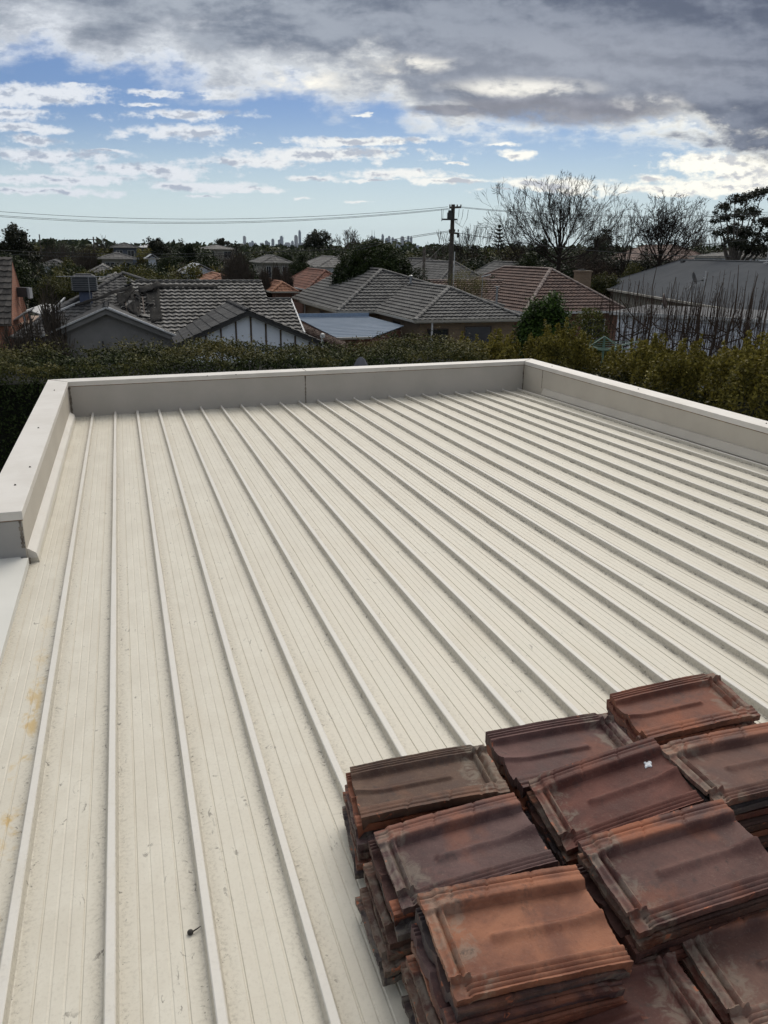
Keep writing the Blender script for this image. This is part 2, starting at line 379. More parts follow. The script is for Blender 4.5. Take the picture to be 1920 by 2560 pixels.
# ------------------------------------------------------------------ the flat metal roof we look across
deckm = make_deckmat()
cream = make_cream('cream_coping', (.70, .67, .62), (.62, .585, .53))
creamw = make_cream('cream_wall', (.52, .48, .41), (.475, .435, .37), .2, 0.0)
shadedw = make_cream('cream_wall_far_shaded', (.46, .43, .39), (.42, .395, .355), .3)  # darker copy of the wall cream, with the far wall's shade in its colour
whitem = make_cream('off_white_sheet', (.66, .65, .60), (.62, .61, .56), .12)
dark = plain('dark_sealant', (.05, .045, .04), .8)
def roof_building():
    zc0 = CZ - H - .031                                            # pan level at v = 0, local z = 0 there
    root = thing('flat_roof_extension', 'cream ribbed metal flat roof with low parapets, in the foreground under the tile piles', 'building', (0, 0, zc0), -A)
    zcap = CZ - 1.3578 - zc0
    zt = lambda v: -S1 * v
    # deck profile across
    prof = []
    u = -.6162; prof.append((u, .0))
    for i in range(25):
        c0 = U1 + i * RS
        if i < 24:
            if i: pass
            a = c0 - RS if i else -.6162
            for fr in (.28, .43, .57, .72):
                uf = c0 - RS + RS * fr
                if uf > -.60: prof += [(uf - .0035, 0), (uf - .0014, -.0028 if fr in (.28, .72) else -.0013), (uf + .0014, -.0028 if fr in (.28, .72) else -.0013), (uf + .0035, 0)]
            prof += [(c0 - .021, 0), (c0 - .018, .002), (c0 - .0125, .0275), (c0 - .0095, .0305), (c0 + .0095, .0305), (c0 + .0125, .0275), (c0 + .018, .002), (c0 + .021, 0)]
    prof.append((5.06, 0))
    b = MB(); vs = []; nv = 26
    for j in range(nv):
        f = j / (nv - 1)
        for (pu, pz) in prof:
            v = -1.6 + (vfar(pu) + .012 + 1.6) * f
            wob = .0018 * math.sin(v * 2.3 + pu * 3.1) + .0008 * math.sin(v * 5.1 + pu * 7)
            vs.append((pu, v, pz + zt(v) + (wob if pz < .03 else wob * .3)))
    n = len(prof); b.add(vs, [(j * n + i, j * n + i + 1, (j + 1) * n + i + 1, (j + 1) * n + i) for j in range(nv - 1) for i in range(n - 1)])
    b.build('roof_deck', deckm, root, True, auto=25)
    # blocked rib ends tipped up against the far wall
    for i in range(24):
        b = MB(); c0 = U1 + i * RS; v = vfar(c0)
        b.add([(c0 - .019, v - .012, zt(v) + .002), (c0 + .019, v - .012, zt(v) + .002), (c0 + .010, v - .03, zt(v) + .0325), (c0 - .010, v - .03, zt(v) + .0325), (c0 - .016, v - .001, zt(v) + .002), (c0 + .016, v - .001, zt(v) + .002), (c0 + .008, v - .001, zt(v) + .037), (c0 - .008, v - .001, zt(v) + .037)],
              [(0, 1, 2, 3), (3, 2, 6, 7), (0, 3, 7, 4), (1, 5, 6, 2), (4, 7, 6, 5)])
        b.build('rib_end_cap', cream, root)
    uL, uR, w = -.6162, 5.0516, .2054
    vN = 4.40                                                     # near end of the left parapet
    z0 = -.62
    # parapet walls
    b = MB(); b.box(uL - w + .008, uL, vN, vfar(uL) + w - .01, z0, zcap - .045); b.build('parapet_wall', creamw, root)
    b = MB(); b.box(uR, uR + w - .008, -1.6, vfar(uR) + w - .01, z0, zcap - .045); b.build('parapet_wall', creamw, root)
    b = MB()
    def vq(uu, o): return vfar(uu) + o
    a0, a1 = uL + .001, uR - .001
    b.add([(a0, vq(a0, 0), z0), (a1, vq(a1, 0), z0), (a1, vq(a1, w - .01), z0), (a0, vq(a0, w - .01), z0), (a0, vq(a0, 0), zcap - .045), (a1, vq(a1, 0), zcap - .045), (a1, vq(a1, w - .01), zcap - .045), (a0, vq(a0, w - .01), zcap - .045)],
          [(0, 3, 2, 1), (4, 5, 6, 7), (0, 1, 5, 4), (1, 2, 6, 5), (2, 3, 7, 6), (3, 0, 4, 7)])
    b.build('parapet_wall', shadedw, root)
    # copings: mitred at the corners, with a folded inner lip
    def coping(pts):
        bb = MB(); bb.slab([(x, y, zcap) for x, y in pts], .05); o = bb.build('coping', cream, root)
        mo = o.modifiers.new('edge', 'BEVEL'); mo.width = .003; mo.segments = 2
        return o
    e = .006
    cL = (uL + e, vfar(uL) - e); cLo = (uL - w, vfar(uL) + w); cR = (uR - e, vfar(uR) - e); cRo = (uR + w, vfar(uR) + w)
    coping([(uL - w, vN - .008), (uL + e, vN - .008), (cL[0], cL[1] - .001), (cLo[0], cLo[1] - .001)])
    coping([cL, cR, cRo, cLo])
    coping([(uR - e, -1.6), (uR + w, -1.6), (cRo[0], cRo[1] - .002), (cR[0], cR[1] - .002)])
    # mitre and lap joints of the copings, smeared with sealant
    b = MB(); b.bar((cL[0] - .004, cL[1] + .004, zcap + .0005), (cLo[0] + .004, cLo[1] - .004, zcap + .0005), .005, .003); b.build('coping_joint', MATS.get('dirty_joint') or plain('dirty_joint', (.30, .27, .23), .8, (.14, .12, .10), 25), root)
    b = MB(); b.bar((cR[0] + .004, cR[1] + .004, zcap + .0005), (cRo[0] - .004, cRo[1] - .004, zcap + .0005), .005, .003); b.build('coping_joint', MATS['dirty_joint'], root)
    b = MB(); b.bar((2.03, vfar(2.03) - .005, zcap + .0005), (2.03, vfar(2.03) + w - .002, zcap + .0005), .006, .003); b.build('coping_joint', MATS['dirty_joint'], root)
    # rusty line where each coping lip meets its wall
    rl = MATS.get('rust_line') or plain('rust_line', (.30, .20, .12), .8, (.12, .08, .06), 30)
    b = MB(); b.box(uL - w + .02, uL + .0025, vN - .0025, vfar(uL) - .003, zcap - .056, zcap - .0505)
    b.box(uR - .0025, uR + .05, -1.6, vfar(uR) - .003, zcap - .056, zcap - .0505)
    b.add([(a0, vq(a0, -.0025), zcap - .056), (a1, vq(a1, -.0025), zcap - .056), (a1, vq(a1, .01), zcap - .056), (a0, vq(a0, .01), zcap - .056), (a0, vq(a0, -.0025), zcap - .0505), (a1, vq(a1, -.0025), zcap - .0505), (a1, vq(a1, .01), zcap - .0505), (a0, vq(a0, .01), zcap - .0505)],
          [(0, 3, 2, 1), (4, 5, 6, 7), (0, 1, 5, 4), (1, 2, 6, 5), (2, 3, 7, 6), (3, 0, 4, 7)])
    b.build('sealant_line', rl, root)
    # vertical joints smeared with sealant
    seal = plain('dirty_sealant', (.25, .22, .18), .7, (.10, .08, .065), 25)
    def joint(u_, v_, du, dv, z1_, z2_, wd):
        bb = MB(); rr = random.Random(int(u_ * 100)); N = 14
        for i in range(N):
            za, zb = z1_ + (z2_ - z1_) * i / N, z1_ + (z2_ - z1_) * (i + 1) / N; q = wd * rr.uniform(.4, 1.25)
            bb.box(u_ - q * du - .002 * dv, u_ + q * du + .002 * dv, v_ - q * dv - .002 * du, v_ + q * dv + .002 * du, za, zb + .0004)
        bb.build('wall_joint', seal, root)
    um = 2.02; joint(um, vfar(um) - .0005, 1, 0, zt(8.9), zcap - .057, .008)
    joint(uL + .012, vfar(uL) - .0005, 1, 0, zt(8.9), zcap - .057, .012)
    joint(uR - .008, vfar(uR) - .001, 1, 0, zt(8.9), zcap - .057, .008)
    joint(uR - .0005, 8.80, 0, 1, zt(8.9) + .1, zcap - .057, .004)
    joint(uL - .012, vN - .004, 1, 0, zt(4.4) + .10, zcap - .057, .008)
    # stepped side flashings
    b = MB()
    def strip(pr, va, vb_):
        k = len(pr); vs = [(p, v, q + zt(v)) for v in (va, vb_) for (p, q) in pr]
        b.add(vs, [(i, i + 1, i + 1 + k, i + k) for i in range(k - 1)] + [tuple(range(k))[::-1], tuple(range(k, 2 * k))])
    strip([(uL + .001, .001), (uL + .001, .085), (uL + .008, .083), (uL + .040, .060), (uL + .046, .053), (uL + .056, .004), (uL + .056, .001)], vN + .02, vfar(uL) - .16)
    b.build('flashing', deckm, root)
    b = MB()
    strip([(uR - .001, .024), (uR - .050, .032), (uR - .046, .044), (uR - .016, .105), (uR - .001, .108)], -1.6, 8.72)
    b.build('flashing', creamw, root)
    b = MB(); b.box(uL - w + .012, uL - .004, vN - .0035, vN - .0005, z0 + .1, zcap - .058); b.build('end_shade_plate', make_cream('end_shade_grey', (.36, .345, .325), (.31, .30, .285), .5), root)  # added plate: paints the shade on the parapet's near end as a darker grey
    # the open end of the left parapet, scribed flashing end
    b = MB(); b.box(uL - .02, uL + .012, vN - .003, vN + .022, zt(vN) + .001, zt(vN) + .03); b.build('sealant_end', seal, root)
    # screws on the copings
    def scr(u_, v_):
        b = MB()
        b.lathe([(0, .003), (.005, .003), (.0075, .001), (.0075, -.003)], 10, Matrix.Translation((u_, v_, zcap + .001)))
        b.lathe([(0, .007), (.0035, .0065), (.004, .002)], 6, Matrix.Translation((u_, v_, zcap + .001)))
        b.build('screw', dark, root)
    for px, py in ((38, 1213), (75, 1168), (96, 1070), (136, 976)):
        q = uv(atz(px, py, CZ - 1.3578)); scr(*q)
    for px, py in ((1380, 916), (1596, 973), (1916, 1059)): scr(*uv(atz(px, py, CZ - 1.3578)))
    for px, py in ((518, 940), (590, 937), (1000, 921)): scr(*uv(atz(px, py, CZ - 1.3578)))
    # white flat sheet of the lower eave beside the near end of the parapet
    b = MB(); zz = zt(3.5) + .035
    b.add([(-2.4, -1.6, zz), (uL + .008, -1.6, zz), (uL + .008, 4.37, zz), (uL - .03, 4.37, zz), (uL - .034, vN - .004, zz), (-2.4, vN - .004, zz)], [(0, 1, 2, 3, 4, 5)])
    b.add([(uL + .008, -1.6, zz), (uL + .008, -1.6, zz - .04), (uL + .008, 4.37, zz - .04), (uL + .008, 4.37, zz)], [(0, 1, 2, 3)])
    b.build('side_sheet', whitem, root)
    b = MB(); b.box(-2.5, uL - .002, -1.6, vN - .012, z0, zz - .01); b.build('side_box', whitem, root)
    # walls under the roof
    b = MB(); b.box(-.80, 5.24, -1.55, 9.05, -zc0, z0 + .01); b.build('wall', plain('grey_render', (.35, .34, .32), .9), root)
roof_building()

# ------------------------------------------------------------------ clay roof tiles in piles
def make_tilemat():
    m, t, p = newmat('glazed_clay'); v = t.node('ShaderNodeTexCoord').outputs['Object']; x, y, z = t.sep(v)
    oi = t.node('ShaderNodeObjectInfo'); c = oi.outputs['Color']
    off = t.vm('ADD', v, t.comb(t.m('MULTIPLY', oi.outputs['Random'], 37.), t.m('MULTIPLY', oi.outputs['Random'], 11.), 0.))
    n = t.noise(off, 7, 5, .6, .4); f = t.noise(off, 70, 5, .7); g = t.noise(off, 22, 5, .65, .8)
    base = t.mix(t.ss(n, .34, .68), t.mix(1., c, (.52, .46, .48, 1), 'MULTIPLY'), c)
    base = t.mix(1., base, (1.02, .98, .98, 1), 'MULTIPLY')
    base = t.mix(t.m('MULTIPLY', t.ss(t.noise(off, 4, 4, .6), .55, .72), .30), base, (.36, .12, .055))  # patches where the red clay shows
    base = t.mix(t.m('MULTIPLY', t.ss(f, .5, .75), .35), base, t.mix(1., base, (.45, .45, .48, 1), 'MULTIPLY'))
    worn = t.m('MULTIPLY', t.m('MULTIPLY', t.ss(y, -.074, -.088), t.ss(z, -.016, -.008)), t.m('MULTIPLY', t.ss(n, .35, .6), t.ss(oi.outputs['Random'], .2, 1., .1, .85)))
    base = t.mix(worn, base, (.34, .125, .065))
    # grey mortar dust near the head
    hd = t.m('MULTIPLY', t.ss(t.m('ADD', x, t.m('MULTIPLY', g, .12)), .165, .20), t.ss(g, .42, .60))
    base = t.mix(t.m('MULTIPLY', hd, .42), base, (.27, .24, .19))
    gm = t.m('MULTIPLY', t.ss(g, .60, .70), t.ss(f, .42, .6))
    base = t.mix(t.m('MULTIPLY', t.ss(t.noise(off, 160, 3, .7), .55, .72), .16), base, (.30, .25, .20))
    base = t.mix(t.m('MULTIPLY', gm, .6), base, (.05, .042, .038))
    blk = t.m('MULTIPLY', t.ss(t.noise(off, 5.5, 5, .7, .9), .52, .70), t.ss(f, .38, .58))
    base = t.mix(t.m('MULTIPLY', blk, .5), base, (.045, .040, .040))
    # chipped edges show orange
    at_ = t.node('ShaderNodeAttribute', attribute_name='edge').outputs['Fac']
    ch = t.m('MULTIPLY', t.ss(at_, .3, .9), t.ss(g, .60, .65))
    base = t.mix(t.m('MULTIPLY', ch, .8), base, (.42, .14, .07))
    t.put(p.inputs['Base Color'], base)
    t.put(p.inputs['Roughness'], t.ss(n, .3, .7, .52, .75)); p.inputs['Specular IOR Level'].default_value = .18
    b = t.node('ShaderNodeBump'); b.inputs['Strength'].default_value = .6; b.inputs['Distance'].default_value = .004
    t.put(b.inputs['Height'], t.m('ADD', t.m('MULTIPLY', f, .5), t.m('MULTIPLY', g, .35))); t.l.new(b.outputs[0], p.inputs['Normal'])
    return m
tilem = make_tilemat()
TL, TW = .40, .255
def sst(a, b, x):
    k = min(1, max(0, (x - a) / (b - a))); return k * k * (3 - 2 * k)
def tile_z(x, y):
    """upper surface of an interlocking pan tile; head at +x, cover band at -y, side rails at +y"""
    t = (y + TW / 2) / TW; s_ = (x + TL / 2) / TL
    pan = -.024
    band = 1 - sst(.17, .225, t)                   # high flat cover band
    rail = sst(.80, .85, t)
    d_ = t - .50; ml = 1 - sst(.66, .70, s_)
    mid = (math.exp(-(d_ / .022) ** 2) if d_ < 0 else math.exp(-(d_ / .060) ** 2)) * ml
    sw = (1 - sst(0, .22, s_))
    z = pan + .024 * band + .018 * rail + .009 * mid + .010 * sw * math.exp(-(d_ / .12) ** 2) * (1 - band)
    z += .003 * sst(.30, .25, t) if False else 0
    tail = 1 - sst(0, .10, s_)
    z += tail * .004 * (1 - band) * (1 - rail)
    # lines pressed in the band, broken by a slanted nick
    if band > .9:
        for q in (.055, .105): z -= .0036 * math.exp(-((t - q) / .009) ** 2)
        for q in (.30, .58, .80): z -= .0036 * math.exp(-((s_ - q - t * .25) / .008) ** 2)
    if rail > .5 and s_ < .93:
        for q in (.885, .93, .972): z -= .0050 * math.exp(-((t - q) / .011) ** 2)
    # head channel
    if s_ > .86:
        inn = sst(.16, .22, t) * (1 - sst(.84, .88, t))
        z += inn * (.017 * sst(.885, .90, s_) - .014 * math.exp(-((s_ - .93) / .012) ** 2) - .004 * sst(.965, .98, s_))
        z -= (1 - inn) * .007 * sst(.90, .93, s_)
    return z
def make_tile_mesh(seed, nx, ny):
    rr = random.Random(seed)
    xs = sorted(set([-TL / 2 + TL * i / nx for i in range(nx + 1)])); ys = [-TW / 2 + TW * j / ny for j in range(ny + 1)]
    ph = [rr.uniform(0, 6) for _ in range(8)]
    V_, E_ = [], []
    def wob(x, y, k): return .0012 * math.sin(x * 31 + ph[k]) + .0010 * math.sin(y * 57 + ph[k + 1]) + .0006 * math.sin(x * 140 + y * 90 + ph[k + 2])
    for x in xs:
        for y in ys:
            s_ = (x + TL / 2) / TL; t = (y + TW / 2) / TW
            ex = x + (.0012 * math.sin(y * 60 + ph[3]) + rr.uniform(-.0008, .0008)) * (s_ in (0, 1) or s_ > .999 or s_ < .001)
            ey = y + (.0008 * math.sin(x * 40 + ph[4]) + rr.uniform(-.0006, .0006)) * (t < .001 or t > .999)
            bend = -.006 * (2 * s_ - 1) ** 2 * .6
            V_.append((ex, ey, tile_z(x, y) + wob(x, y, 0) * .22 + bend))
            dE = min(s_, 1 - s_) * TL; dF = min(t, 1 - t) * TW
            E_.append(max(0, 1 - min(dE, dF) / .012) + (.5 if .17 < t < .19 or .47 < t < .5 and s_ < .75 else 0))
    N = len(V_); m_ = len(ys)
    for i, x in enumerate(xs):
        for j, y in enumerate(ys):
            v = V_[i * m_ + j]; s_ = i / nx; t = j / ny
            th = .013 + .016 * (1 - sst(.0, .045, s_)) + .012 * math.exp(-((t - .02) / .03) ** 2) + .010 * math.exp(-((t - .98) / .03) ** 2)
            V_.append((v[0] * .997, v[1] * .995, v[2] - th)); E_.append(E_[i * m_ + j] * .4)
    fs = []
    for i in range(len(xs) - 1):
        for j in range(m_ - 1):
            a = i * m_ + j; fs.append((a, a + m_, a + m_ + 1, a + 1)); a += N; fs.append((a, a + 1, a + m_ + 1, a + m_))
    for i in range(len(xs) - 1):
        a = i * m_; fs.append((a, a + N, a + N + m_, a + m_)); a = i * m_ + m_ - 1; fs.append((a, a + m_, a + m_ + N, a + N))
    for j in range(m_ - 1):
        a = j; fs.append((a, a + 1, a + 1 + N, a + N)); a = (len(xs) - 1) * m_ + j; fs.append((a, a + N, a + N + 1, a + 1))
    me = bpy.data.meshes.new('roof_tile'); me.from_pydata(V_, [], fs); me.update()
    at_ = me.attributes.new('edge', 'FLOAT', 'POINT'); at_.data.foreach_set('value', [min(1., e) for e in E_])
    me.polygons.foreach_set('use_smooth', [True] * len(me.polygons)); me.set_sharp_from_angle(angle=R(48))
    me.materials.append(tilem); return me
TM = [make_tile_mesh(k, 96, 72) for k in range(3)]
def put_tile(q, head_left, colr, label, k=0, sc_=1):
    o = bpy.data.objects.new('clay_tile', TM[k % 3]); col.objects.link(o)
    a, b, g_ = q[3:]
    E_ = Matrix.Rotation(a, 4, 'Z') @ Matrix.Rotation(b, 4, 'Y') @ Matrix.Rotation(g_, 4, 'X')
    if head_left: E_ = E_ @ Matrix.Rotation(math.pi, 4, 'Z')
    o.matrix_world = Matrix.Translation(q[:3]) @ E_ @ Matrix.Scale(sc_, 4); o.color = (*colr, 1)
    return tag(o, label, 'clay tile', 'clay roof tiles piled on the metal roof')
BR = (.135, .082, .062); PU = (.125, .082, .080); RD = (.20, .085, .06); OR = (.30, .125, .075); GR = (.095, .082, .080); MIX = [BR, RD, OR, PU, GR, (.24, .10, .06), (.11, .06, .05)]
SHORT = {'brown': 'the grey-brown top tile', 'purple': 'the purple-brown top tile', 'orange': 'the bright orange tile', 'rear': 'the plum tile', 'dropping': 'the tile with the dropping', 'big': 'the tall centre top tile', 'farthest': 'the farthest reddish tile', 'right': 'the right-hand rear tile', 'corner': 'the bottom right corner tile', 'bottom': 'the bottom edge tile', 'edge': 'the right edge tile'}
TOPS = {
 'brown': ((.1255, 1.7931, 4.9297, .1814, -.0953, -.1054), False, (.14, .092, .066), 'grey-brown clay tile on top of the rear left pile, its thick nose to the left', 'the grey-brown tile of the rear left pile', 6, .5),
 'purple': ((.2095, 1.5939, 4.8788, .2785, -.0994, .0018), True, (.145, .092, .085), 'purple-brown clay tile with pale dust, between the grey-brown and the bright orange tile', 'the purple-brown tile of the left middle pile', 6, .9),
 'orange': ((.3152, 1.3201, 4.9086, .2781, .0473, .0804), True, (.33, .155, .092), 'bright orange-brown clay tile with a grey patch, tilted on the nearest left pile', 'the orange tile of the near left pile', 6, .8),
 'rear': ((.5359, 1.891, 4.9653, .2773, -.0137, .039), False, (.14, .080, .072), 'dark plum clay tile, second from the left in the rear row of piles', 'the plum tile in the rear row', 6, .2),
 'dropping': ((.6457, 1.8004, 4.8915, .2217, -.2263, .0877), True, (.17, .078, .062), 'dark red clay tile with a white bird dropping on it', 'the tile with the bird dropping', 6, .3),
 'big': ((.7021, 1.4364, 4.9875, .2835, -.0829, .0581), True, (.155, .088, .075), 'purple-brown clay tile on the tall centre pile, largest unbroken one', 'the tall centre pile', 7, .6),
 'farthest': ((1.0085, 2.2521, 4.8852, .224, -.1056, .0529), False, (.22, .098, .066), 'reddish clay tile farthest back, resting on the bare ribbed roof edge of the piles', 'the farthest tile', 5, .3),
 'right': ((1.0173, 1.8146, 4.9877, .2992, -.0025, -.0184), True, (.17, .098, .076), 'brown clay tile at the right edge of the photo, overlapping the farthest one', 'the right rear pile', 7, .3),
 'corner': ((.869, 1.257, 4.915, .2028, -.09, -.0), True, (.19, .115, .09), 'brown clay tile with ochre dust in the bottom right corner of the photo', 'the bottom right pile', 6, .3),
 'bottom': ((.4600, 1.135, 4.862, .2359, -.147, -.03), False, (.17, .085, .068), 'dark reddish clay tile cut off by the bottom edge, in front of the orange tile', 'the bottom edge pile', 5, .3),
 'edge': ((1.235, 1.735, 4.865, .22, -.12, -.02), True, (.13, .085, .08), 'dark clay tile cut off by the right edge, behind the bottom right corner pile', 'the right edge pile', 5, .3),
}
PUSH = {'brown': 1.03, 'rear': 1.045, 'dropping': .955, 'purple': .965, 'orange': .96, 'farthest': 1.02, 'right': .985}
ORD = ['second', 'third', 'fourth', 'fifth', 'sixth', 'seventh', 'eighth', 'ninth']
def pile(key):
    q, hl, c, lab, where, n, shift = TOPS[key]
    kk = PUSH.get(key, 1.); q = (q[0] * kk, q[1] * kk, CZ + (q[2] - CZ) * kk, *q[3:])
    put_tile(q, hl, c, lab, len(key), kk)
    rr = random.Random(key); ca, sa = math.cos(q[3]), math.sin(q[3])
    P = Vector(q[:3]); z = P.z; k = 0; u_, v_ = uv(P)
    zr = CZ - H - S1 * v_
    tot = z - .03 - zr; n = max(2, int(round(tot / .034))); dz = tot / n
    for k in range(1, n + 1):
        if z - dz * k < zr + .012: break
        f = k / n
        ox = -shift * .009 * k + rr.uniform(-.008, .008); oy = rr.uniform(-.010, .010) - .004 * k * (shift > .4)
        p = P + Vector((ox * ca - oy * sa, ox * sa + oy * ca, -dz * k))
        qq = (p.x, p.y, p.z, q[3] + rr.uniform(-.035, .035), q[4] * (1 - f), q[5] * (1 - f))
        hl2 = True if key in ('brown', 'purple', 'orange') and k > 1 else (hl if rr.random() < .8 else not hl)
        if key == 'orange' and k in (1, 2): hl2 = False
        cc = MIX[rr.randrange(7)]
        cn = {BR: 'brown', RD: 'dark red', OR: 'orange', PU: 'purple', GR: 'blackish'}.get(cc, 'rusty brown')
        put_tile(qq, hl2, cc, f'{cn} clay tile, {ORD[k - 1]} down, under {SHORT[key]}', k, kk)
for key in TOPS: pile(key)
# the bird dropping on the dark red tile
bd = MB(); q = TOPS['dropping'][0]; kk = PUSH['dropping']; q = (q[0] * kk, q[1] * kk, CZ + (q[2] - CZ) * kk, *q[3:])
Mx = Matrix.Translation(q[:3]) @ Matrix.Rotation(q[3], 4, 'Z') @ Matrix.Rotation(q[4], 4, 'Y') @ Matrix.Rotation(q[5], 4, 'X')
rr = random.Random(5)
for (ox, oy, r_) in ((0, 0, .009), (.007, .004, .006), (-.008, -.004, .0045), (.003, -.008, .004), (-.012, -.008, .002), (-.004, .008, .004)):
    x, y = .135 + ox, .052 + oy
    pr = [(0, .0022), (r_ * .5, .002), (r_ * .85, .0012), (r_, -.001)]
    bd.lathe(pr, 12, Mx @ Matrix.Translation((x, y, tile_z(-x, -y) + .0015)))
tag(bd.build('bird_dropping', plain('white_dropping', (.75, .77, .80), .6), smooth=True), 'small white bird dropping splashed on the dark red clay tile', 'bird dropping')
# a curled dark leaf on the roof
lf = MB(); p = atz(476, 2335, CZ - H - .04 - S1 * 1.1)
lf.lathe([(0, .012), (.007, .009), (.008, .004), (.004, .001), (0, .0)], 8, Matrix.Translation(p))
lf.tube([p + Vector((.004, 0, .006)), p + Vector((.014, .006, .009)), p + Vector((.022, .018, .006))], [.002, .002, .001], 5)
tag(lf.build('dry_bud', dark, smooth=True), 'small black dried bud lying in a pan of the cream roof near the bottom left', 'leaf litter')
# ------------------------------------------------------------------ houses
def clip_tiles(mb, tids, poly, course=.33, tw=.30, lift=.035, wave=.018, sub=4, tag0=0):
    """tile courses laid over a convex roof plane; the first edge of the polygon is the eave"""
    P = [Vector(p) for p in poly]
    e1 = (P[1] - P[0]); e1.z = 0; e1.normalize()
    n = Vector((0, 0, 0))
    for i in range(len(P)): n += (P[i] - P[0]).cross(P[(i + 1) % len(P)] - P[0])
    n.normalize();  n = -n if n.z < 0 else n
    e2 = n.cross(e1).normalized()
    if e2.z < 0: e2 = -e2
    us = [(p - P[0]).dot(e1) for p in P]; vs = [(p - P[0]).dot(e2) for p in P]
    u0, u1_, v0, v1_ = min(us), max(us), min(vs), max(vs)
    nc = max(1, int(math.ceil((v1_ - v0) / course))); nt = max(1, int(math.ceil((u1_ - u0) / tw)))
    bm = bmesh.new(); lay = bm.faces.layers.float.new('tid')
    rr = random.Random(int(abs(P[0].x * 31 + P[0].y * 17)) + tag0)
    for j in range(nc):
        va, vb = v0 + j * course, v0 + (j + 1) * course + .04
        cols = []
        joff = rr.uniform(-.008, .008)
        for i in range(nt * sub + 1):
            u = u0 + i * tw / sub; w = wave * (math.cos(2 * math.pi * (i % sub) / sub)) if wave else 0
            jj = joff + .004 * math.sin(i * 1.7 + j)
            q = P[0] + e1 * u
            cols.append([bm.verts.new(q + e2 * (va + jj + .055) + n * (w * .5 - .01)), bm.verts.new(q + e2 * (va + jj) + n * (lift + w)), bm.verts.new(q + e2 * vb + n * (.004 + w))])
        for i in range(nt * sub):
            tid = (j * 977 + i // sub * 31) % 1013 + .5
            a, b = cols[i], cols[i + 1]
            for k in range(2):
                f = bm.faces.new((a[k], b[k], b[k + 1], a[k + 1])); f[lay] = tid
    c = sum(P, Vector()) / len(P)
    for i in range(len(P)):
        p, q = P[i], P[(i + 1) % len(P)]
        d = q - p; pn = d.cross(n).normalized()
        if pn.dot(c - p) > 0: pn = -pn
        if i == 0: p = p + pn * .05
        bmesh.ops.bisect_plane(bm, geom=bm.verts[:] + bm.edges[:] + bm.faces[:], plane_co=p, plane_no=pn, clear_outer=True)
    bm.verts.index_update(); off = len(mb.v)
    mb.v += [tuple(v.co) for v in bm.verts]
    for f in bm.faces: mb.f.append(tuple(v.index + off for v in f.verts)); tids.append(f[lay])
    bm.free()
def tiled(name, polys, mat, parent, under=True, **kw):
    mb = MB(); tids = []
    for k, poly in enumerate(polys):
        clip_tiles(mb, tids, poly, tag0=k, **kw)
        if under: P = [Vector(p) - Vector((0, 0, .05)) for p in poly]; mb.add(P, [tuple(range(len(P)))]); tids.append(.5)
    o = mb.build(name, mat, parent)
    a = o.data.attributes.new('tid', 'FLOAT', 'FACE'); a.data.foreach_set('value', tids)
    return o
def ridge(parent, lines, mat, r=.11, seg=.36, name='ridge_cap'):
    for p, q in lines:
        b = MB(); tid = []; p, q = Vector(p), Vector(q); L = (q - p).length; n = max(2, int(L / seg)); d = (q - p) / n; dn = d.normalized()
        s_ = dn.cross(Vector((0, 0, 1))).normalized(); up_ = s_.cross(dn)
        for i in range(n):
            a = p + d * i; e = a + d * 1.06; f0 = len(b.f)
            vs = []
            for (c, rad) in ((a, r * 1.12), (e, r * .9)):
                for k in range(6):
                    t = math.pi * k / 5; vs.append(c + s_ * math.cos(t) * rad + up_ * (math.sin(t) * rad * .62 + .01))
            b.add(vs, [(k, k + 1, k + 7, k + 6) for k in range(5)] + [tuple(range(6))[::-1], tuple(range(6, 12))])
            tid += [rnd.uniform(1, 900)] * (len(b.f) - f0)
        o = b.build(name, mat, parent); a = o.data.attributes.new('tid', 'FLOAT', 'FACE'); a.data.foreach_set('value', tid)
RM = {
 'grey': roofmat('concrete_tile_grey', (.155, .152, .145), (.075, .073, .072), (.30, .30, .28), .45),
 'dgrey': roofmat('concrete_tile_dark', (.075, .075, .075), (.034, .034, .036), (.22, .22, .21), .35),
 'pale': roofmat('concrete_tile_pale', (.20, .195, .185), (.11, .105, .10), (.36, .36, .33), .55),
 'brown': roofmat('clay_tile_brown', (.165, .105, .085), (.085, .055, .048), (.27, .24, .21), .25),
 'red': roofmat('clay_tile_red', (.24, .105, .07), (.12, .06, .045), (.30, .22, .18), .2),
 'orange': roofmat('clay_tile_orange', (.32, .15, .085), (.19, .085, .055), (.34, .27, .2), .2)}
wm_white = plain('wall_white', (.80, .86, .95), .85, (.74, .80, .89), 3)
wm_grey = plain('wall_grey_render', (.235, .23, .225), .9, (.19, .187, .18), 1.5)
wm_bluish = plain('wall_blue_grey', (.13, .15, .19), .85)
wm_cream = plain('wall_pale_cream', (.33, .32, .28), .85)
wm_brick = brickmat('red_brick', (.23, .085, .05), (.15, .06, .04), (.22, .19, .16))
wm_orange = brickmat('orange_brick', (.36, .135, .075), (.27, .10, .06), (.28, .2, .15))
wm_yel = brickmat('yellow_brick', (.25, .175, .105), (.19, .13, .08), (.22, .20, .17))
trimd = plain('trim_charcoal', (.055, .055, .055), .6); trimw = plain('trim_white', (.62, .63, .63), .5); trimb = plain('trim_brown', (.09, .06, .045), .6); trimc = plain('trim_cream', (.40, .38, .33), .6)
glassm, _t, _p = newmat('window_glass'); _p.inputs['Base Color'].default_value = (.02, .024, .03, 1); _p.inputs['Roughness'].default_value = .08
metal_grey = plain('sheet_metal_grey', (.085, .092, .102), .85, (.076, .083, .092), .8, metal=0, spec=.08)
metal_blue = plain('sheet_metal_blue', (.17, .215, .28), .75, (.155, .20, .26), 1., spec=.12)
metal_pale = plain('sheet_metal_pale', (.42, .43, .44), .5)
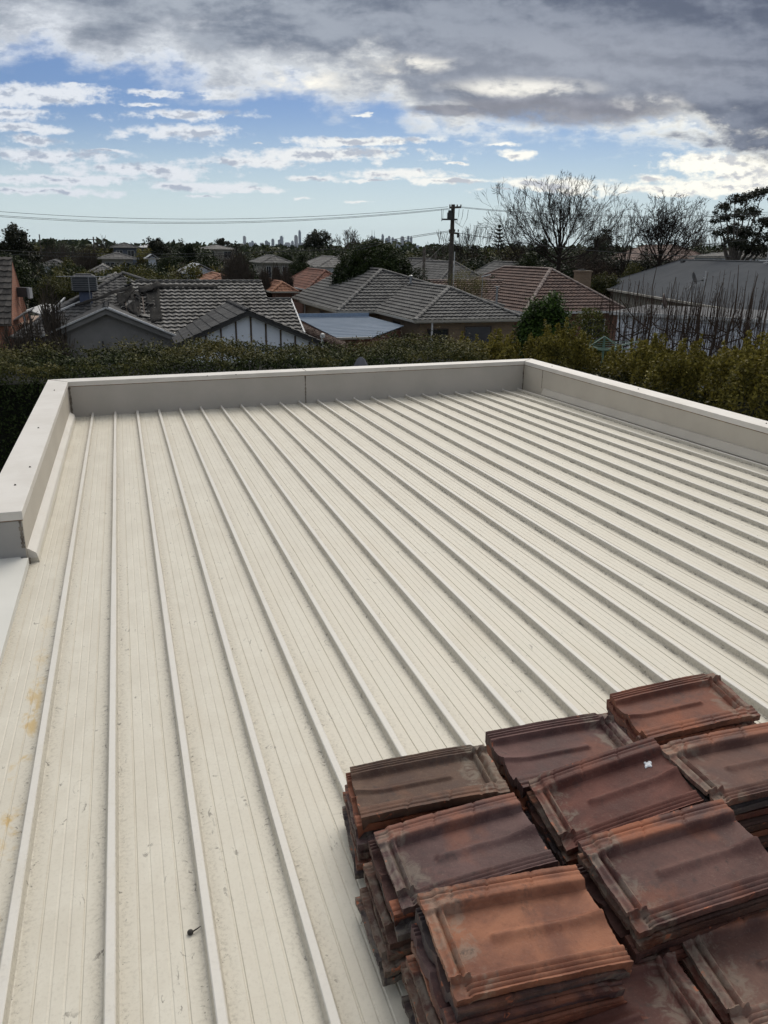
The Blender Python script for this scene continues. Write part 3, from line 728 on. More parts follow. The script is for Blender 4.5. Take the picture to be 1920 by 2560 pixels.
gal = plain('galvanised', (.33, .34, .35), .45, metal=.5)

def house(name, label, u, v, rz=-A, cat='house'):
    p = uvz(u, v, 0); return thing(name, label, cat, p, rz)
def window(parent, M, w, h, frame=trimw, mull=2):
    """local frame of M: x along the wall, y out of the wall, z up; sill centre at origin"""
    f = MB(); t_ = .05
    f.box(-w / 2, w / 2, -.02, .035, 0, t_, M); f.box(-w / 2, w / 2, -.02, .035, h - t_, h, M)
    for i in range(mull + 1): x = -w / 2 + (w - t_) * i / mull; f.box(x, x + t_, -.02, .032, t_, h - t_, M)
    o = f.build('window', frame, parent)
    g_ = MB(); g_.box(-w / 2 + .01, w / 2 - .01, -.01, .012, .01, h - .01, M); g_.build('pane', glassm, o)
    return o
def walls(parent, u0, u1, v0, v1, h, mat, name='wall'):
    b = MB(); b.box(u0, u1, v0, v1, 0, h); return b.build(name, mat, parent)
def gutter(parent, pts, mat, w=.11):
    b = MB()
    for p, q in zip(pts[:-1], pts[1:]): b.bar(Vector(p) + Vector((0, 0, -.02)), Vector(q) + Vector((0, 0, -.02)), w, w)
    return b.build('gutter', mat, parent)

def hip_house(name, label, cx, cy, w, d, rz, eave, pitch, roof, wall, coarse=1., wins=2, trim=trimc, gable=False, h0=0, base=0):
    """cx,cy plan centre in world; w along local x"""
    root = thing(name, label, 'house', (cx, cy, base), rz)
    hw, hd = w / 2, d / 2; o_ = .45
    walls(root, -hw, hw, -hd, hd, eave, wall)
    W_, D_ = hw + o_, hd + o_; t = min(W_, D_); rise = t * math.tan(R(pitch)); ze = eave - .05
    if W_ >= D_:
        r0, r1 = (-W_ + (0 if gable else t), 0, ze + rise), (W_ - (0 if gable else t), 0, ze + rise)
        polys = [[(-W_, -D_, ze), (W_, -D_, ze), r1, r0], [(W_, D_, ze), (-W_, D_, ze), r0, r1]]
        if not gable: polys += [[(W_, -D_, ze), (W_, D_, ze), r1], [(-W_, D_, ze), (-W_, -D_, ze), r0]]
        else:
            g_ = MB(); 
            for sx in (-1, 1): g_ = MB(); g_.slab([(sx * hw, -hd, eave), (sx * hw, hd, eave), (sx * hw, 0, eave + rise * hd / D_)], .06, (sx, 0, 0)); g_.build('gable', wall, root)
    else:
        r0, r1 = (0, -D_ + (0 if gable else t), ze + rise), (0, D_ - (0 if gable else t), ze + rise)
        polys = [[(-W_, D_, ze), (-W_, -D_, ze), r0, r1], [(W_, -D_, ze), (W_, D_, ze), r1, r0]]
        if not gable: polys += [[(-W_, -D_, ze), (W_, -D_, ze), r0], [(W_, D_, ze), (-W_, D_, ze), r1]]
        else:
            g_ = MB()
            for sy in (-1, 1): g_ = MB(); g_.slab([(-hw, sy * hd, eave), (hw, sy * hd, eave), (0, sy * hd, eave + rise * hw / W_)], .06, (0, sy, 0)); g_.build('gable', wall, root)
    if isinstance(roof, str): tiled('roof', polys, RM[roof], root, course=.33 * coarse, tw=.30 * coarse, sub=4 if coarse < 1.5 else 3); rmat = RM[roof]
    else:
        b = MB()
        for pl in polys: n = (Vector(pl[1]) - Vector(pl[0])).cross(Vector(pl[2]) - Vector(pl[1])).normalized(); b.slab(pl, .05, n)
        b.build('roof', roof, root); rmat = roof
    ls = [(r0, r1)]
    if not gable: ls += [(r0, polys[0][0] if W_ >= D_ else (-W_, -D_, ze)), (r0, (-W_, D_, ze) if W_ >= D_ else (W_, -D_, ze)), (r1, (W_, -D_, ze) if W_ >= D_ else (-W_, D_, ze)), (r1, (W_, D_, ze))]
    ls = [(b_, a_) for a_, b_ in ls if (Vector(a_) - Vector(b_)).length > .3]
    if isinstance(roof, str): ridge(root, ls, rmat, .12, .36 * coarse)
    gutter(root, [(-W_, -D_, ze), (W_, -D_, ze), (W_, D_, ze), (-W_, D_, ze), (-W_, -D_, ze)], trim)
    for k in range(wins):
        x = -hw + w * (k + .5) / wins
        window(root, Matrix.Translation((x, -hd, eave - 1.75)) @ Matrix.Rotation(math.pi, 4, 'Z'), min(1.6, w / wins * .6), 1.3)
    return root

# --- H1: grey tiled house with two gables facing us, its roof torn open and covered with felt
def house_torn():
    u0, v0 = 5.0, 33.3
    root = house('gabled_house', 'dark grey tiled house with two gables, torn tiles and loose roofing felt', 0, 0)
    E = 2.62; k = .43
    def L(px, py, z): p = atz(px, py, z); return uv(p)
    # main front slope
    ve, vr = 36.6, 41.2; zr = zfor(4., vr, 704)
    s_ = (zr - E) / (vr - ve); z_at = lambda v: E + s_ * (v - ve)
    vs = 39.5
    uR_ = 8.1; uM = 6.95; uLm = .6
    # left wing: peak behind, running down to the left
    pk = (.25, 43.1); zp = zfor(pk[0], pk[1], 684)
    lw = [(-4.6, 37.4, E), (1.6, 37.4, E), (1.2, 41.2, zr + .02), (pk[0], pk[1], zp)]
    main = [[(uLm, ve, E), (uM, ve, E), (uM, vr, zr), (uLm, vr, zr)], [(uM, ve, E), (uR_, ve, E), (uR_, vs, z_at(vs)), (uM, vs, z_at(vs))]]
    left = [[(-4.6, 36.9, E), (1.0, 36.9, E), (pk[0], pk[1], zp)], [(-4.6, 48., E), (-4.6, 36.9, E), (pk[0], pk[1], zp)]]
    back = [[(uR_, 46.5, E), (-4.6, 46.5, E), (pk[0] + .5, vr + .0, zr), (uM, vr, zr)]]
    # gable roofs
    g1 = uv(atz(264, 770, 3.90)); g2 = uv(atz(618, 776, 3.92))
    g1 = (g1[0], g1[1]); z1, z2 = 3.90, 3.92
    hw = 3.0
    def gab(g, z, hl, hr, vb_):
        vf_ = g[1] - .30; zb = z - .02
        return [[(g[0] - hl, vb_, z - hl * k), (g[0] - hl, vf_, z - hl * k), (g[0], vf_, z), (g[0], vb_, z)], [(g[0] + hr, vf_, z - hr * k), (g[0] + hr, vb_, z - hr * k), (g[0], vb_, z), (g[0], vf_, z)]]
    P1 = gab(g1, z1, 3.1, 3.05, ve + (z1 - E) / s_ + .3); P2 = gab(g2, z2, 3.0, 3.25, ve + (z2 - E) / s_)
    rm = RM['dgrey']
    tiled('roof', main, RM['pale2'], root, tw=.30, wave=.024, lift=.09)
    tiled('roof', left + P1, rm, root)
    tiled('roof', P2, rm, root, course=.40)
    b = MB(); n = Vector((0, .35, 1)).normalized(); b.slab(back[0], .05, n); b.build('roof', rm, root)
    ridge(root, [((uLm + .2, vr, zr + .02), (uM, vr, zr + .02)), ((uM, vs, z_at(vs) + .02), (uR_, vs, z_at(vs) + .02)), ((g2[0], g2[1] - .3, z2 + .02), (g2[0], ve + (z2 - E) / s_, z2 + .02)), ((-4.6, 36.9, E), (pk[0], pk[1], zp + .02)), ((g1[0], g1[1] - .3, z1 + .02), (g1[0], ve + (z1 - E) / s_, z1 + .02)), ((pk[0], pk[1], zp + .03), (1.3, vr, zr + .05))], rm, .12)
    # gable walls, raking barge boards
    def gablewall(g, z, hl, hr, mat, nm):
        y = g[1]; b = MB(); b.slab([(g[0] - hl + .3, y, 0), (g[0] + hr - .3, y, 0), (g[0] + hr - .3, y, z - (hr - .3) * k - .12), (g[0], y, z - .12), (g[0] - hl + .3, y, z - (hl - .3) * k - .12)], .2, (0, -1, 0)); return b.build(nm, mat, root)
    gablewall(g1, z1, 3.1, 3.05, wm_grey, 'gable'); gw2 = gablewall(g2, z2, 3.0, 3.25, wm_white, 'gable')
    for g, z, hl, hr, mt, dd in ((g1, z1, 3.1, 3.05, wm_grey, .24), (g2, z2, 3.0, 3.25, trimd, .20)):
        y = g[1] - .27
        b = MB()
        for hx, s2 in ((hl, -1), (hr, 1)):
            b.slab([(g[0], y, z + .01), (g[0] + s2 * hx, y, z - hx * k + .01), (g[0] + s2 * hx, y, z - hx * k - dd), (g[0], y, z - dd)], .035, (0, -1, 0))
        b.build('barge_board', mt, root)
        b = MB()   # soffit
        for hx, s2 in ((hl, -1), (hr, 1)): b.add([(g[0], y, z - .12), (g[0] + s2 * hx, y, z - hx * k - .12), (g[0] + s2 * hx, g[1], z - hx * k - .12), (g[0], g[1], z - .12)], [(0, 1, 2, 3)])
        b.build('soffit', mt, root)
    b = MB(); y = g1[1] - .33     # white barge capping, with a bright length on the right
    for hx, s2 in ((3.1, -1), (3.05, 1)): b.bar((g1[0], y, z1 + .03), (g1[0] + s2 * hx, y, z1 - hx * k + .03), .08, .07)
    b.build('barge_capping', trimw, root)
    b = MB(); b.bar((g1[0] + .1, y - .05, z1 + .04), (g1[0] + 2.3, y - .05, z1 - 2.3 * k + .05), .11, .06); b.build('barge_capping', plain('bright_white', (.85, .86, .88), .4), root)
    # dark battens on the white gable
    for i in range(9):
        x = g2[0] - 2.5 + i * .625 + .12; hgt = z2 - abs(x - g2[0]) * k - .22
        if hgt > 1.3: b = MB(); b.box(x - .035, x + .035, g2[1] - .03, g2[1] + .001, 1.2, hgt); b.build('batten', trimb, root)
    b = MB(); b.bar((uR_ + .02, ve - .1, E + .02), (uR_ + .02, vs + .05, z_at(vs) + .04), .07, .07); b.build('verge_capping', trimw, root)
    b = MB(); b.slab([(g1[0] + 2.95, g1[1] - .3, 2.56), (g2[0] - 2.9, g2[1] - .2, 2.56), (g2[0] - 2.6, ve + .5, 2.78), (g1[0] + 2.8, ve + .5, 2.78)], .03); b.build('valley_gutter', trimc, root)
    walls(root, -4.1, 7.7, 37.2, 45.8, E - .05, wm_grey)
    b = MB(); b.bar((g2[0] + 3.1, g2[1] - .35, 2.35), (g2[0] + 3.1, g2[1] - .35, 2.85), .07); b.lathe([(0, 0), (.11, .02), (.09, .16), (0, .2)], 10, Matrix.Translation((g2[0] + 3.1, g2[1] - .45, 2.78))); b.build('floodlight', trimw, root)
    b = MB(); b.lathe([(0, 0), (.05, .01), (.05, .10), (0, .12)], 8, Matrix.Translation((g1[0] - .25, g1[1] - .29, 2.30))); b.box(g1[0] - .29, g1[0] - .21, g1[1] - .28, g1[1] - .2, 2.40, 2.55); b.build('wall_lamp', trimd, root)
    # loose felt sheets and slumped battens over the broken part
    felt = plain('roofing_felt', (.045, .043, .040), .95, (.026, .025, .024), 2, .4, 12, spec=.1)
    def sheet(pts, nu, nv, amp, seed, nm='felt_sheet'):
        rr = random.Random(seed); a, b_, c, d = [Vector((*p[:2], p[2])) for p in pts]; m = MB(); vs = []
        ph = [rr.uniform(0, 6) for _ in range(6)]
        for i in range(nu + 1):
            for j in range(nv + 1):
                s2, t2 = i / nu, j / nv; p = (a * (1 - s2) + b_ * s2) * (1 - t2) + (d * (1 - s2) + c * s2) * t2
                h = amp * (math.sin(s2 * 9 + ph[0]) * math.sin(t2 * 7 + ph[1]) + .6 * math.sin(s2 * 17 + t2 * 5 + ph[2]) + rr.uniform(-.5, .5)) + amp * 1.3
                vs.append(p + Vector((rr.uniform(-.04, .04), -h * .3, abs(h))))
        n_ = nv + 1; m.add(vs, [(i * n_ + j, (i + 1) * n_ + j, (i + 1) * n_ + j + 1, i * n_ + j + 1) for i in range(nu) for j in range(nv)])
        o = m.build(nm, felt, root, True); so = o.modifiers.new('s', 'SOLIDIFY'); so.thickness = .012; return o
    def onr(px, py, lift=.06):
        # a point on the main slope seen at this place in the view
        r = ray(px, py); ru, rv = uv(r); t = (E + lift - s_ * ve - CZ) / (r.z - s_ * rv); return (ru * t, rv * t, CZ + r.z * t)
    sheet([onr(362, 716), onr(398, 716), onr(404, 802), onr(372, 812)], 8, 14, .035, 1)
    sheet([onr(322, 722), onr(350, 735), onr(352, 800), onr(318, 775)], 8, 12, .05, 2)
    sheet([onr(392, 712, .1), onr(545, 714, .1), onr(545, 722, .05), onr(392, 722, .05)], 24, 3, .02, 3)
    sheet([onr(345, 722), onr(408, 706, .2), onr(395, 722, .25), onr(352, 738, .1)], 10, 4, .05, 4)
    sheet([onr(290, 745, .2), onr(330, 716, .2), onr(336, 730, .1), onr(300, 772, .1)], 8, 6, .05, 5)
    sheet([onr(186, 764, .35), onr(320, 718, .35), onr(322, 726, .30), onr(190, 770, .25)], 20, 3, .03, 6)
    for (a, b_) in (((345, 738), (352, 786)), ((356, 742), (362, 790)), ((336, 742), (346, 772)), ((310, 740), (318, 778))):
        m = MB(); m.bar(onr(*a, .08), onr(*b_, .08), .05, .05); m.build('roof_batten', trimb, root)
    rr = random.Random(3)
    for i in range(16):
        px, py = rr.uniform(284, 375), rr.uniform(736, 796); p = Vector(onr(px, py, .10)); m = MB()
        m.box(-.15, .15, -.2, .2, -.012, .012, Matrix.Translation(p) @ Euler((rr.uniform(.1, .8), rr.uniform(-.4, .4), rr.uniform(0, 6))).to_matrix().to_4x4()); m.build('slipped_tile', RM['pale2'], root)
    # skylight and left edge flashings
    def onl(px, py, lift=.05):
        a_, b_, c_ = [Vector(p) for p in left[0]]; n_ = (b_ - a_).cross(c_ - a_).normalized(); r = ray(px, py); ru, rv = uv(r); rl = Vector((ru, rv, r.z)); t = (a_ + n_ * lift - Vector((0, 0, CZ))).dot(n_) / rl.dot(n_); q = rl * t; return (q.x, q.y, q.z + CZ)
    m = MB(); m.slab([onl(158, 766), onl(166, 758), onl(184, 751), onl(184, 755)], .08); m.build('skylight', plain('skylight_white', (.7, .74, .78), .2), root)
    m = MB(); m.bar(onl(122, 788), onl(206, 752), .07); m.bar(onl(206, 752), onl(203, 728), .07); m.bar(onl(122, 788), onl(162, 745), .07); m.build('roof_flashing', trimw, root)
    m = MB(); m.lathe([(.09, 0), (.09, .35), (.13, .37), (.12, .45), (0, .48)], 10, Matrix.Translation(onl(118, 800, 0))); m.build('vent_pipe', gal, root); m = MB(); m.lathe([(.06, 0), (.06, .3), (.09, .31), (0, .36)], 10, Matrix.Translation(onl(135, 781, 0))); m.build('vent_pipe', gal, root)
    # evaporative cooler on its duct
    c = Vector(onl(216, 752, 0)); T_ = thing('evaporative_cooler', 'dark louvred evaporative cooler on a blue duct standing on the torn grey roof', 'air cooler', uvz(c.x, c.y, c.z), -A)
    b = MB(); b.box(-.28, .28, -.28, .28, -.25, .46); b.build('duct', plain('duct_blue', (.10, .125, .20), .6), T_)
    b = MB()
    pf = [(.40, .42), (.54, .44), (.58, .56), (.58, .98), (.54, 1.14), (.36, 1.20)]
    b.lathe([(r_ * 1.25, z_) for r_, z_ in pf], 4, Matrix.Rotation(math.pi / 4, 4, 'Z')); b.box(-.34, .34, -.34, .34, 1.17, 1.22); b.build('housing', plain('cooler_grey', (.035, .038, .045), .7), T_)
    b = MB()
    for i in range(8): z_ = .50 + i * .08; b.box(-.565, .565, -.565, .565, z_, z_ + .035)
    b.build('louvre', plain('louvre_grey', (.17, .18, .19), .6), T_)
    # television aerial
    c = Vector(onl(228, 766, 0)); T_ = thing('television_aerial', 'thin television aerial with one long horizontal boom on a mast beside the cooler', 'aerial', uvz(c.x, c.y, c.z), -A)
    ht = zfor(c.x, c.y, 691) - c.z
    b = MB(); b.tube([(0, 0, -.1), (0, 0, ht)], .022, 6); b.build('mast', gal, T_)
    b = MB(); b.tube([(-1.35, -.2, ht), (.95, .2, ht - .02)], .02, 6)
    for i in range(10): x = -1.2 + i * .21; b.tube([(x, x * .15 - .35, ht + .01), (x, x * .15 + .35, ht + .01)], .008, 4)
    b.build('boom', gal, T_)
RM['pale2'] = roofmat('cement_tile_weathered', (.25, .24, .225), (.12, .115, .105), (.36, .35, .32), .5)
house_torn()

# --- H2: grey hipped house with yellow brick walls
def house_hipped():
    root = house('hipped_house', 'grey concrete tiled hipped house with yellow brick walls in the middle of the view', 0, 0)
    E = 2.7
    u0, u1, v0, v1 = 12.95, 15.4, 48.6, 41.2
    t = 4.27; P = (u0 + t, v0 + t); zP = zfor(*P, 675)
    t2 = 3.45; Q = (u1 + t2, v1 + t2); zQ = zfor(*Q, 719)
    kP = (zP - E) / t; uR = u1 + 2 * t2
    # junction of the front wing's ridge with the main front face
    vJ = v0 + (zQ - E) / kP
    hf = lambda v: E + (v - v0) * kP
    ub = u0 + 2 * t + 1.0
    left = [(u0, 63, E), (u0, v0, E), (P[0], P[1], zP), (P[0], 62, zP)]
    front = [(u0, v0, E), (ub + 3, v0, E), (P[0], P[1], zP)]
    right = [(ub + 3, v0, E), (ub + 3, 62, E), (P[0], 62, zP), (P[0], P[1], zP)]
    kQ = (zQ - E) / t2
    wl = [(u1, v0, E), (u1, v1, E), (Q[0], Q[1], zQ), (Q[0], vJ, zQ)]
    wf = [(u1, v1, E), (uR, v1, E), (Q[0], Q[1], zQ)]
    wr = [(uR, v1, E), (uR, v0, E), (Q[0], vJ, zQ), (Q[0], Q[1], zQ)]
    rm = RM['grey']
    tiled('roof', [left, front, right, wl, wf, wr], rm, root, course=.345, lift=.075, wave=.02)
    up = .03
    ridge(root, [((u0, v0, E + up), (P[0], P[1], zP + up)), ((P[0], P[1], zP + up), (P[0], 62, zP + up)), ((ub + 3, v0, E), (P[0], P[1], zP + up)), ((u1, v1, E + up), (Q[0], Q[1], zQ + up)), ((uR, v1, E + up), (Q[0], Q[1], zQ + up)), ((Q[0], vJ, zQ + up), (Q[0], Q[1], zQ + up))], RM['pale'], .14)
    b = MB(); b.bar((u1, v0, E + .03), (Q[0], vJ, zQ + .01), .12, .03); b.build('valley', gal, root)
    walls(root, u0 + .5, ub + 2.5, v0 + .5, 61, E - .08, wm_yel); walls(root, u1 + .5, uR - .5, v1 + .5, v0 + .6, E - .1, wm_yel)
    gutter(root, [(u0, 62.5, E - .02), (u0, v0, E - .02), (u1, v0, E - .02), (u1, v1, E - .02), (uR, v1, E - .02), (uR, v0, E - .02)], trimc, .13)
    b = MB(); b.box(u0 + .02, u1 + .5, v0 + .02, v0 + .5, E - .16, E - .10); b.box(u1 + .02, uR - .02, v1 + .02, v1 + .5, E - .16, E - .10); b.box(u0 + .02, u0 + .5, v0, 62, E - .16, E - .1); b.build('soffit', trimc, root)
    Rz = Matrix.Rotation(math.pi, 4, 'Z')
    window(root, Matrix.Translation((u1 + 4.1, v1 + .5, .8)) @ Rz, 1.7, 1.5, trimb, 1); window(root, Matrix.Translation((u1 + 1.6, v1 + .5, .9)) @ Rz, 1.3, 1.3, trimb, 1)
    window(root, Matrix.Translation((u0 + .5, v0 + 6, .9)) @ Matrix.Rotation(-math.pi / 2, 4, 'Z'), 1.4, 1.4, trimb, 1)
    window(root, Matrix.Translation((u1 + .5, v1 + 4.5, .9)) @ Matrix.Rotation(-math.pi / 2, 4, 'Z'), 1.4, 1.4, trimb, 1)
    b = MB(); b.bar((u1 + 1.05, v1 + .04, .1), (u1 + 1.05, v1 + .04, E - .1), .09); b.build('downpipe', trimw, root); b = MB(); b.bar((u0 + .35, v0 + 11, .1), (u0 + .35, v0 + 11, E - .1), .09); b.build('downpipe', trimw, root)
    c = atz(1041, 712, zQ + .0); cu, cv_ = uv(c); cu, cv_ = Q[0] - .2, vJ - .6
    b = MB(); b.lathe([(.08, -.2), (.08, .42), (.15, .44), (.15, .5), (0, .56)], 12, Matrix.Translation((cu, cv_, zQ))); b.box(cu - .2, cu + .2, cv_ - .2, cv_ + .2, zQ + .0, zQ + .05); b.build('vent_pipe', gal, root)
house_hipped()

# --- H3: brown clay tiled hipped house to the right
def house_brown():
    root = house('brown_roof_house', 'reddish brown tiled hipped house with pale hip caps and a brick chimney', 0, 0)
    E = 2.7; u0, v0, w = 24.5, 45.6, 7.9; t = w / 2; P = (u0 + t, v0 + t); zP = zfor(*P, 673)
    B = (P[0], 56.5); zB = zfor(*B, 694)
    u1 = u0 + w
    left = [(u0, 62, E), (u0, v0, E), (P[0], P[1], zP), (B[0], B[1], zP)]
    front = [(u0, v0, E), (u1, v0, E), (P[0], P[1], zP)]; right = [(u1, v0, E), (u1, 60, E), (B[0], B[1], zP), (P[0], P[1], zP)]
    bk = [(u1, 60, E), (u0, 62, E), (B[0], B[1], zP)]
    # a lower wing to the left, sagging behind the grey house
    C0 = uv(atz(1150, 722, 4.1)); 
    wingz = 4.35
    wing = [(18.5, 49.8, E), (u0 + 1.2, 49.8, E), (u0 + 3.0, 53.8, wingz), (18.5, 53.8, wingz)]
    wingb = [(u0 + 2, 57.8, E), (18.5, 57.8, E), (18.5, 53.8, wingz), (u0 + 3., 53.8, wingz)]
    wl = [(18.5, 57.8, E), (18.5, 49.8, E), (18.51, 53.8, wingz)]
    rm = RM['brown']
    tiled('roof', [left, front, right, wing, wingb], rm, root, lift=.085)
    ridge(root, [((u0, v0, E + .03), (P[0], P[1], zP + .03)), ((u1, v0, E + .03), (P[0], P[1], zP + .03)), ((P[0], P[1], zP + .03), (B[0], B[1], zP + .03)), ((u0, 62, E + .03), (B[0], B[1], zP + .03)), ((18.5, 53.8, wingz + .03), (u0 + 2.9, 53.8, wingz + .03))], roofmat('hip_cap_pale', (.30, .24, .215), (.17, .13, .115), (.42, .4, .37), .6), .13)
    b = MB(); b.slab(bk, .05, (0, .5, 1)); b.slab(wl, .05, (-1, 0, .3)); b.build('roof', rm, root)
    walls(root, u0 + .5, u1 - .5, v0 + .5, 59, E - .08, wm_brick); walls(root, 19, u0 + .6, 50.3, 57.3, E - .1, wm_brick)
    gutter(root, [(18.5, 49.8, E), (u0, 49.8, E), (u0, v0, E), (u1, v0, E), (u1, 60, E)], trimw, .14)
    window(root, Matrix.Translation((u0 + 5.5, v0 + .5, .9)) @ Matrix.Rotation(math.pi, 4, 'Z'), 1.8, 1.3, trimw)
    c = uv(at(1456, 695, 60)); ztop = zfor(c[0], c[1], 676)
    b = MB(); b.box(c[0] - .5, c[0] + .5, c[1] - .4, c[1] + .4, 2.5, ztop - .12); b.box(c[0] - .56, c[0] + .56, c[1] - .46, c[1] + .46, ztop - .12, ztop); ch = b.build('chimney', wm_yel, root)
    b = MB(); b.box(c[0] - .3, c[0] + .1, c[1] - .2, c[1] + .2, ztop, ztop + .09); b.build('chimney_pot', trimd, ch)
    p = uv(atz(1241, 757, 3.4)); b = MB(); b.tube([(p[0], p[1], 2.9), (p[0], p[1], 4.35)], .07, 8); b.box(p[0] - .11, p[0] + .11, p[1] - .11, p[1] + .11, 4.32, 4.38); b.build('flue', gal, root)
    p = uv(atz(1204, 745, 3.6)); ht = zfor(*p, 688)
    A_ = thing('small_aerial', 'slim aerial mast with a short white element standing above the brown roof', 'aerial', uvz(p[0], p[1], 3.2), -A)
    b = MB(); b.tube([(0, 0, 0), (0, 0, ht - 3.2)], .02, 5); b.build('mast', gal, A_); b = MB(); b.tube([(-.1, 0, ht - 3.3), (.55, 0, ht - 3.15)], .03, 5); b.build('element', trimw, A_)
house_brown()

# --- H4: big grey sheet metal roof to the right
def house_metal():
    root = thing('metal_roof_house', 'house with one broad plain grey metal roof behind the bare pear row at the right', 'house', (0, 0, 0))
    X0, zE, k = 20.0, 3.35, .36
    def onp(px, py): r = ray(px, py); t = (zE - X0 * k - CZ) / (r.z - k * r.x); return Vector((r.x * t, r.y * t, CZ + r.z * t))
    far_e = onp(1488, 715); Yf = far_e.y; rf = onp(1707, 649); Xr, zr = rf.x, rf.z; Yn = 30.
    e0, e1, r0, r1 = Vector((X0, Yn, zE)), Vector((X0, Yf, zE)), Vector((Xr, Yn, zr)), Vector((Xr, rf.y, zr))
    n = (e1 - e0).cross(r0 - e0).normalized(); n = n if n.z > 0 else -n
    # corrugated sheet
    b = MB(); N = int((Yf - Yn) / .19); vs = []
    for i in range(N * 2 + 1):
        y = Yn + (Yf - Yn) * i / (N * 2); h = .012 * (1 if i % 2 else -1)
        # hip at the far end
        f = 1. if y <= rf.y else max(0.001, 1 - (y - rf.y) / (Yf - rf.y))
        vs += [Vector((X0, y, zE)) + n * h, Vector((X0 + (Xr - X0) * f, y, zE + (zr - zE) * f)) + n * h]
    b.add(vs, [(2 * i, 2 * i + 1, 2 * i + 3, 2 * i + 2) for i in range(N * 2)])
    b.build('roof', metal_grey, root)
    b = MB(); b.slab([(Xr, Yn, zr), (Xr * 2 - X0, Yn, zE), (Xr * 2 - X0, Yf, zE), (Xr, rf.y, zr)], .03); b.slab([(X0, Yf, zE), (Xr, rf.y, zr), (Xr * 2 - X0, Yf, zE)], .03); b.build('roof', metal_grey, root)
    b = MB(); b.bar((Xr, Yn, zr + .03), (Xr, rf.y, zr + .03), .3, .05); b.bar((Xr, rf.y, zr + .03), (X0, Yf, zE + .03), .25, .05); b.build('ridge_flashing', plain('ridge_grey', (.22, .225, .23), .5), root)
    b = MB(); b.bar((X0 - .04, Yn, zE - .05), (X0 - .04, Yf, zE - .05), .13, .15); b.build('gutter', trimc, root)
    b = MB(); b.box(X0 + .5, Xr * 2 - X0 - .5, Yn + .5, Yf - .5, 0, zE - .12); b.build('wall', wm_cream, root)
    b = MB(); b.box(X0 - .01, X0 + .5, Yn, Yf, zE - .2, zE - .14); b.build('soffit', trimd, root)
    p = onp(1707, 656); b = MB(); b.box(p.x - .12, p.x + .12, p.y - .3, p.y + .3, p.z, p.z + .16); b.build('roof_vent', trimd, root)
    def dish(px, py, r_, label, mt):
        p = onp(px, py + 16); T_ = thing('satellite_dish', label, 'satellite dish', p, R(20))
        b = MB(); b.tube([(0, 0, -.05), (0, 0, .5)], .03, 6); b.tube([(0, 0, .25), (-.35, .1, -.12)], .02, 5); b.tube([(0, 0, .25), (.5, .1, .02)], .02, 5); b.build('bracket', gal, T_)
        Mx_ = Matrix.Translation((0, 0, .72)) @ Euler((R(68), 0, R(35))).to_matrix().to_4x4()
        b = MB(); b.lathe([(0, .0), (r_ * .4, .015), (r_ * .75, .06), (r_, .11), (r_ * .99, .125), (r_ * .74, .075), (r_ * .4, .03), (0, .018)], 20, Mx_); b.build('reflector', mt, T_, True)
        b = MB(); b.tube([(0, -.05, .5), (.42, -.5, .58)], .018, 5); b.box(.38, .48, -.56, -.46, .54, .66); b.build('feed_arm', trimd, T_)
    dish(1729, 706, .44, 'black oval satellite dish up on the grey metal roof', trimd)
    b = MB()
    T_ = thing('wall_satellite_dish', 'dull mesh satellite dish low against the white wall behind the pear row', 'satellite dish', at(1655, 775, 40), R(25))
    b.lathe([(0, 0), (.2, .01), (.4, .07), (.46, .11), (.44, .12), (.2, .03), (0, .02)], 18, Matrix.Translation((0, 0, .35)) @ Euler((R(75), 0, R(40))).to_matrix().to_4x4()); b.build('reflector', trimb, T_, True); b = MB(); b.tube([(0, 0, -.5), (0, 0, .3)], .03, 6); b.build('bracket', gal, T_)
    p = onp(1760, 714); T_ = thing('roof_antenna', 'thin white whip antenna on the grey metal roof right of the dish', 'aerial', p); b = MB(); b.tube([(0, 0, 0), (0, 0, 1.0)], .025, 6); b.tube([(-.12, 0, .55), (.14, 0, .5)], .015, 4); b.build('mast', trimw, T_)
    p = onp(1915, 662); T_ = thing('ridge_antenna', 'white forked antenna on the ridge of the grey metal roof at the right edge', 'aerial', p); b = MB(); b.tube([(0, 0, 0), (0, 0, 1.6)], .02, 6); b.build('mast', trimw, T_); b = MB(); b.tube([(-.5, 0, .25), (.5, .1, .3)], .03, 4); b.tube([(-.3, -.2, .1), (.4, .3, .2)], .03, 4); b.build('element', trimw, T_)
house_metal()

# --- white weatherboard annex behind the pear row
def annex():
    root = thing('white_annex', 'low white painted brick annex with a pale flat roof behind the bare pear row', 'building', (0, 0, 0))
    pL = at(1545, 781, 38); pR = at(2050, 806, 33)
    d = (pR - pL); d.z = 0; L_ = d.length; d.normalize(); ang = math.atan2(d.y, d.x)
    root.location = (pL.x, pL.y, 0); root.rotation_euler = (0, 0, ang); h = pL.z
    wb = brickmat('white_painted_brick', (.80, .84, .92), (.72, .76, .84), (.40, .42, .46), .46, .20)
    b = MB(); b.box(0, L_, 0, 5, 0, h); b.build('wall', wb, root)
    b = MB(); b.slab([(-.3, -.25, h + .04), (L_, -.25, h + .04), (L_, 5.2, h + .12), (-.3, 5.2, h + .12)], .06); b.build('roof', plain('sheet_metal_dull', (.13, .133, .14), .8, spec=.1), root)
    b = MB(); b.box(-.3, L_, -.31, -.252, h - .10, h + .06); b.build('fascia', trimw, root)
annex()

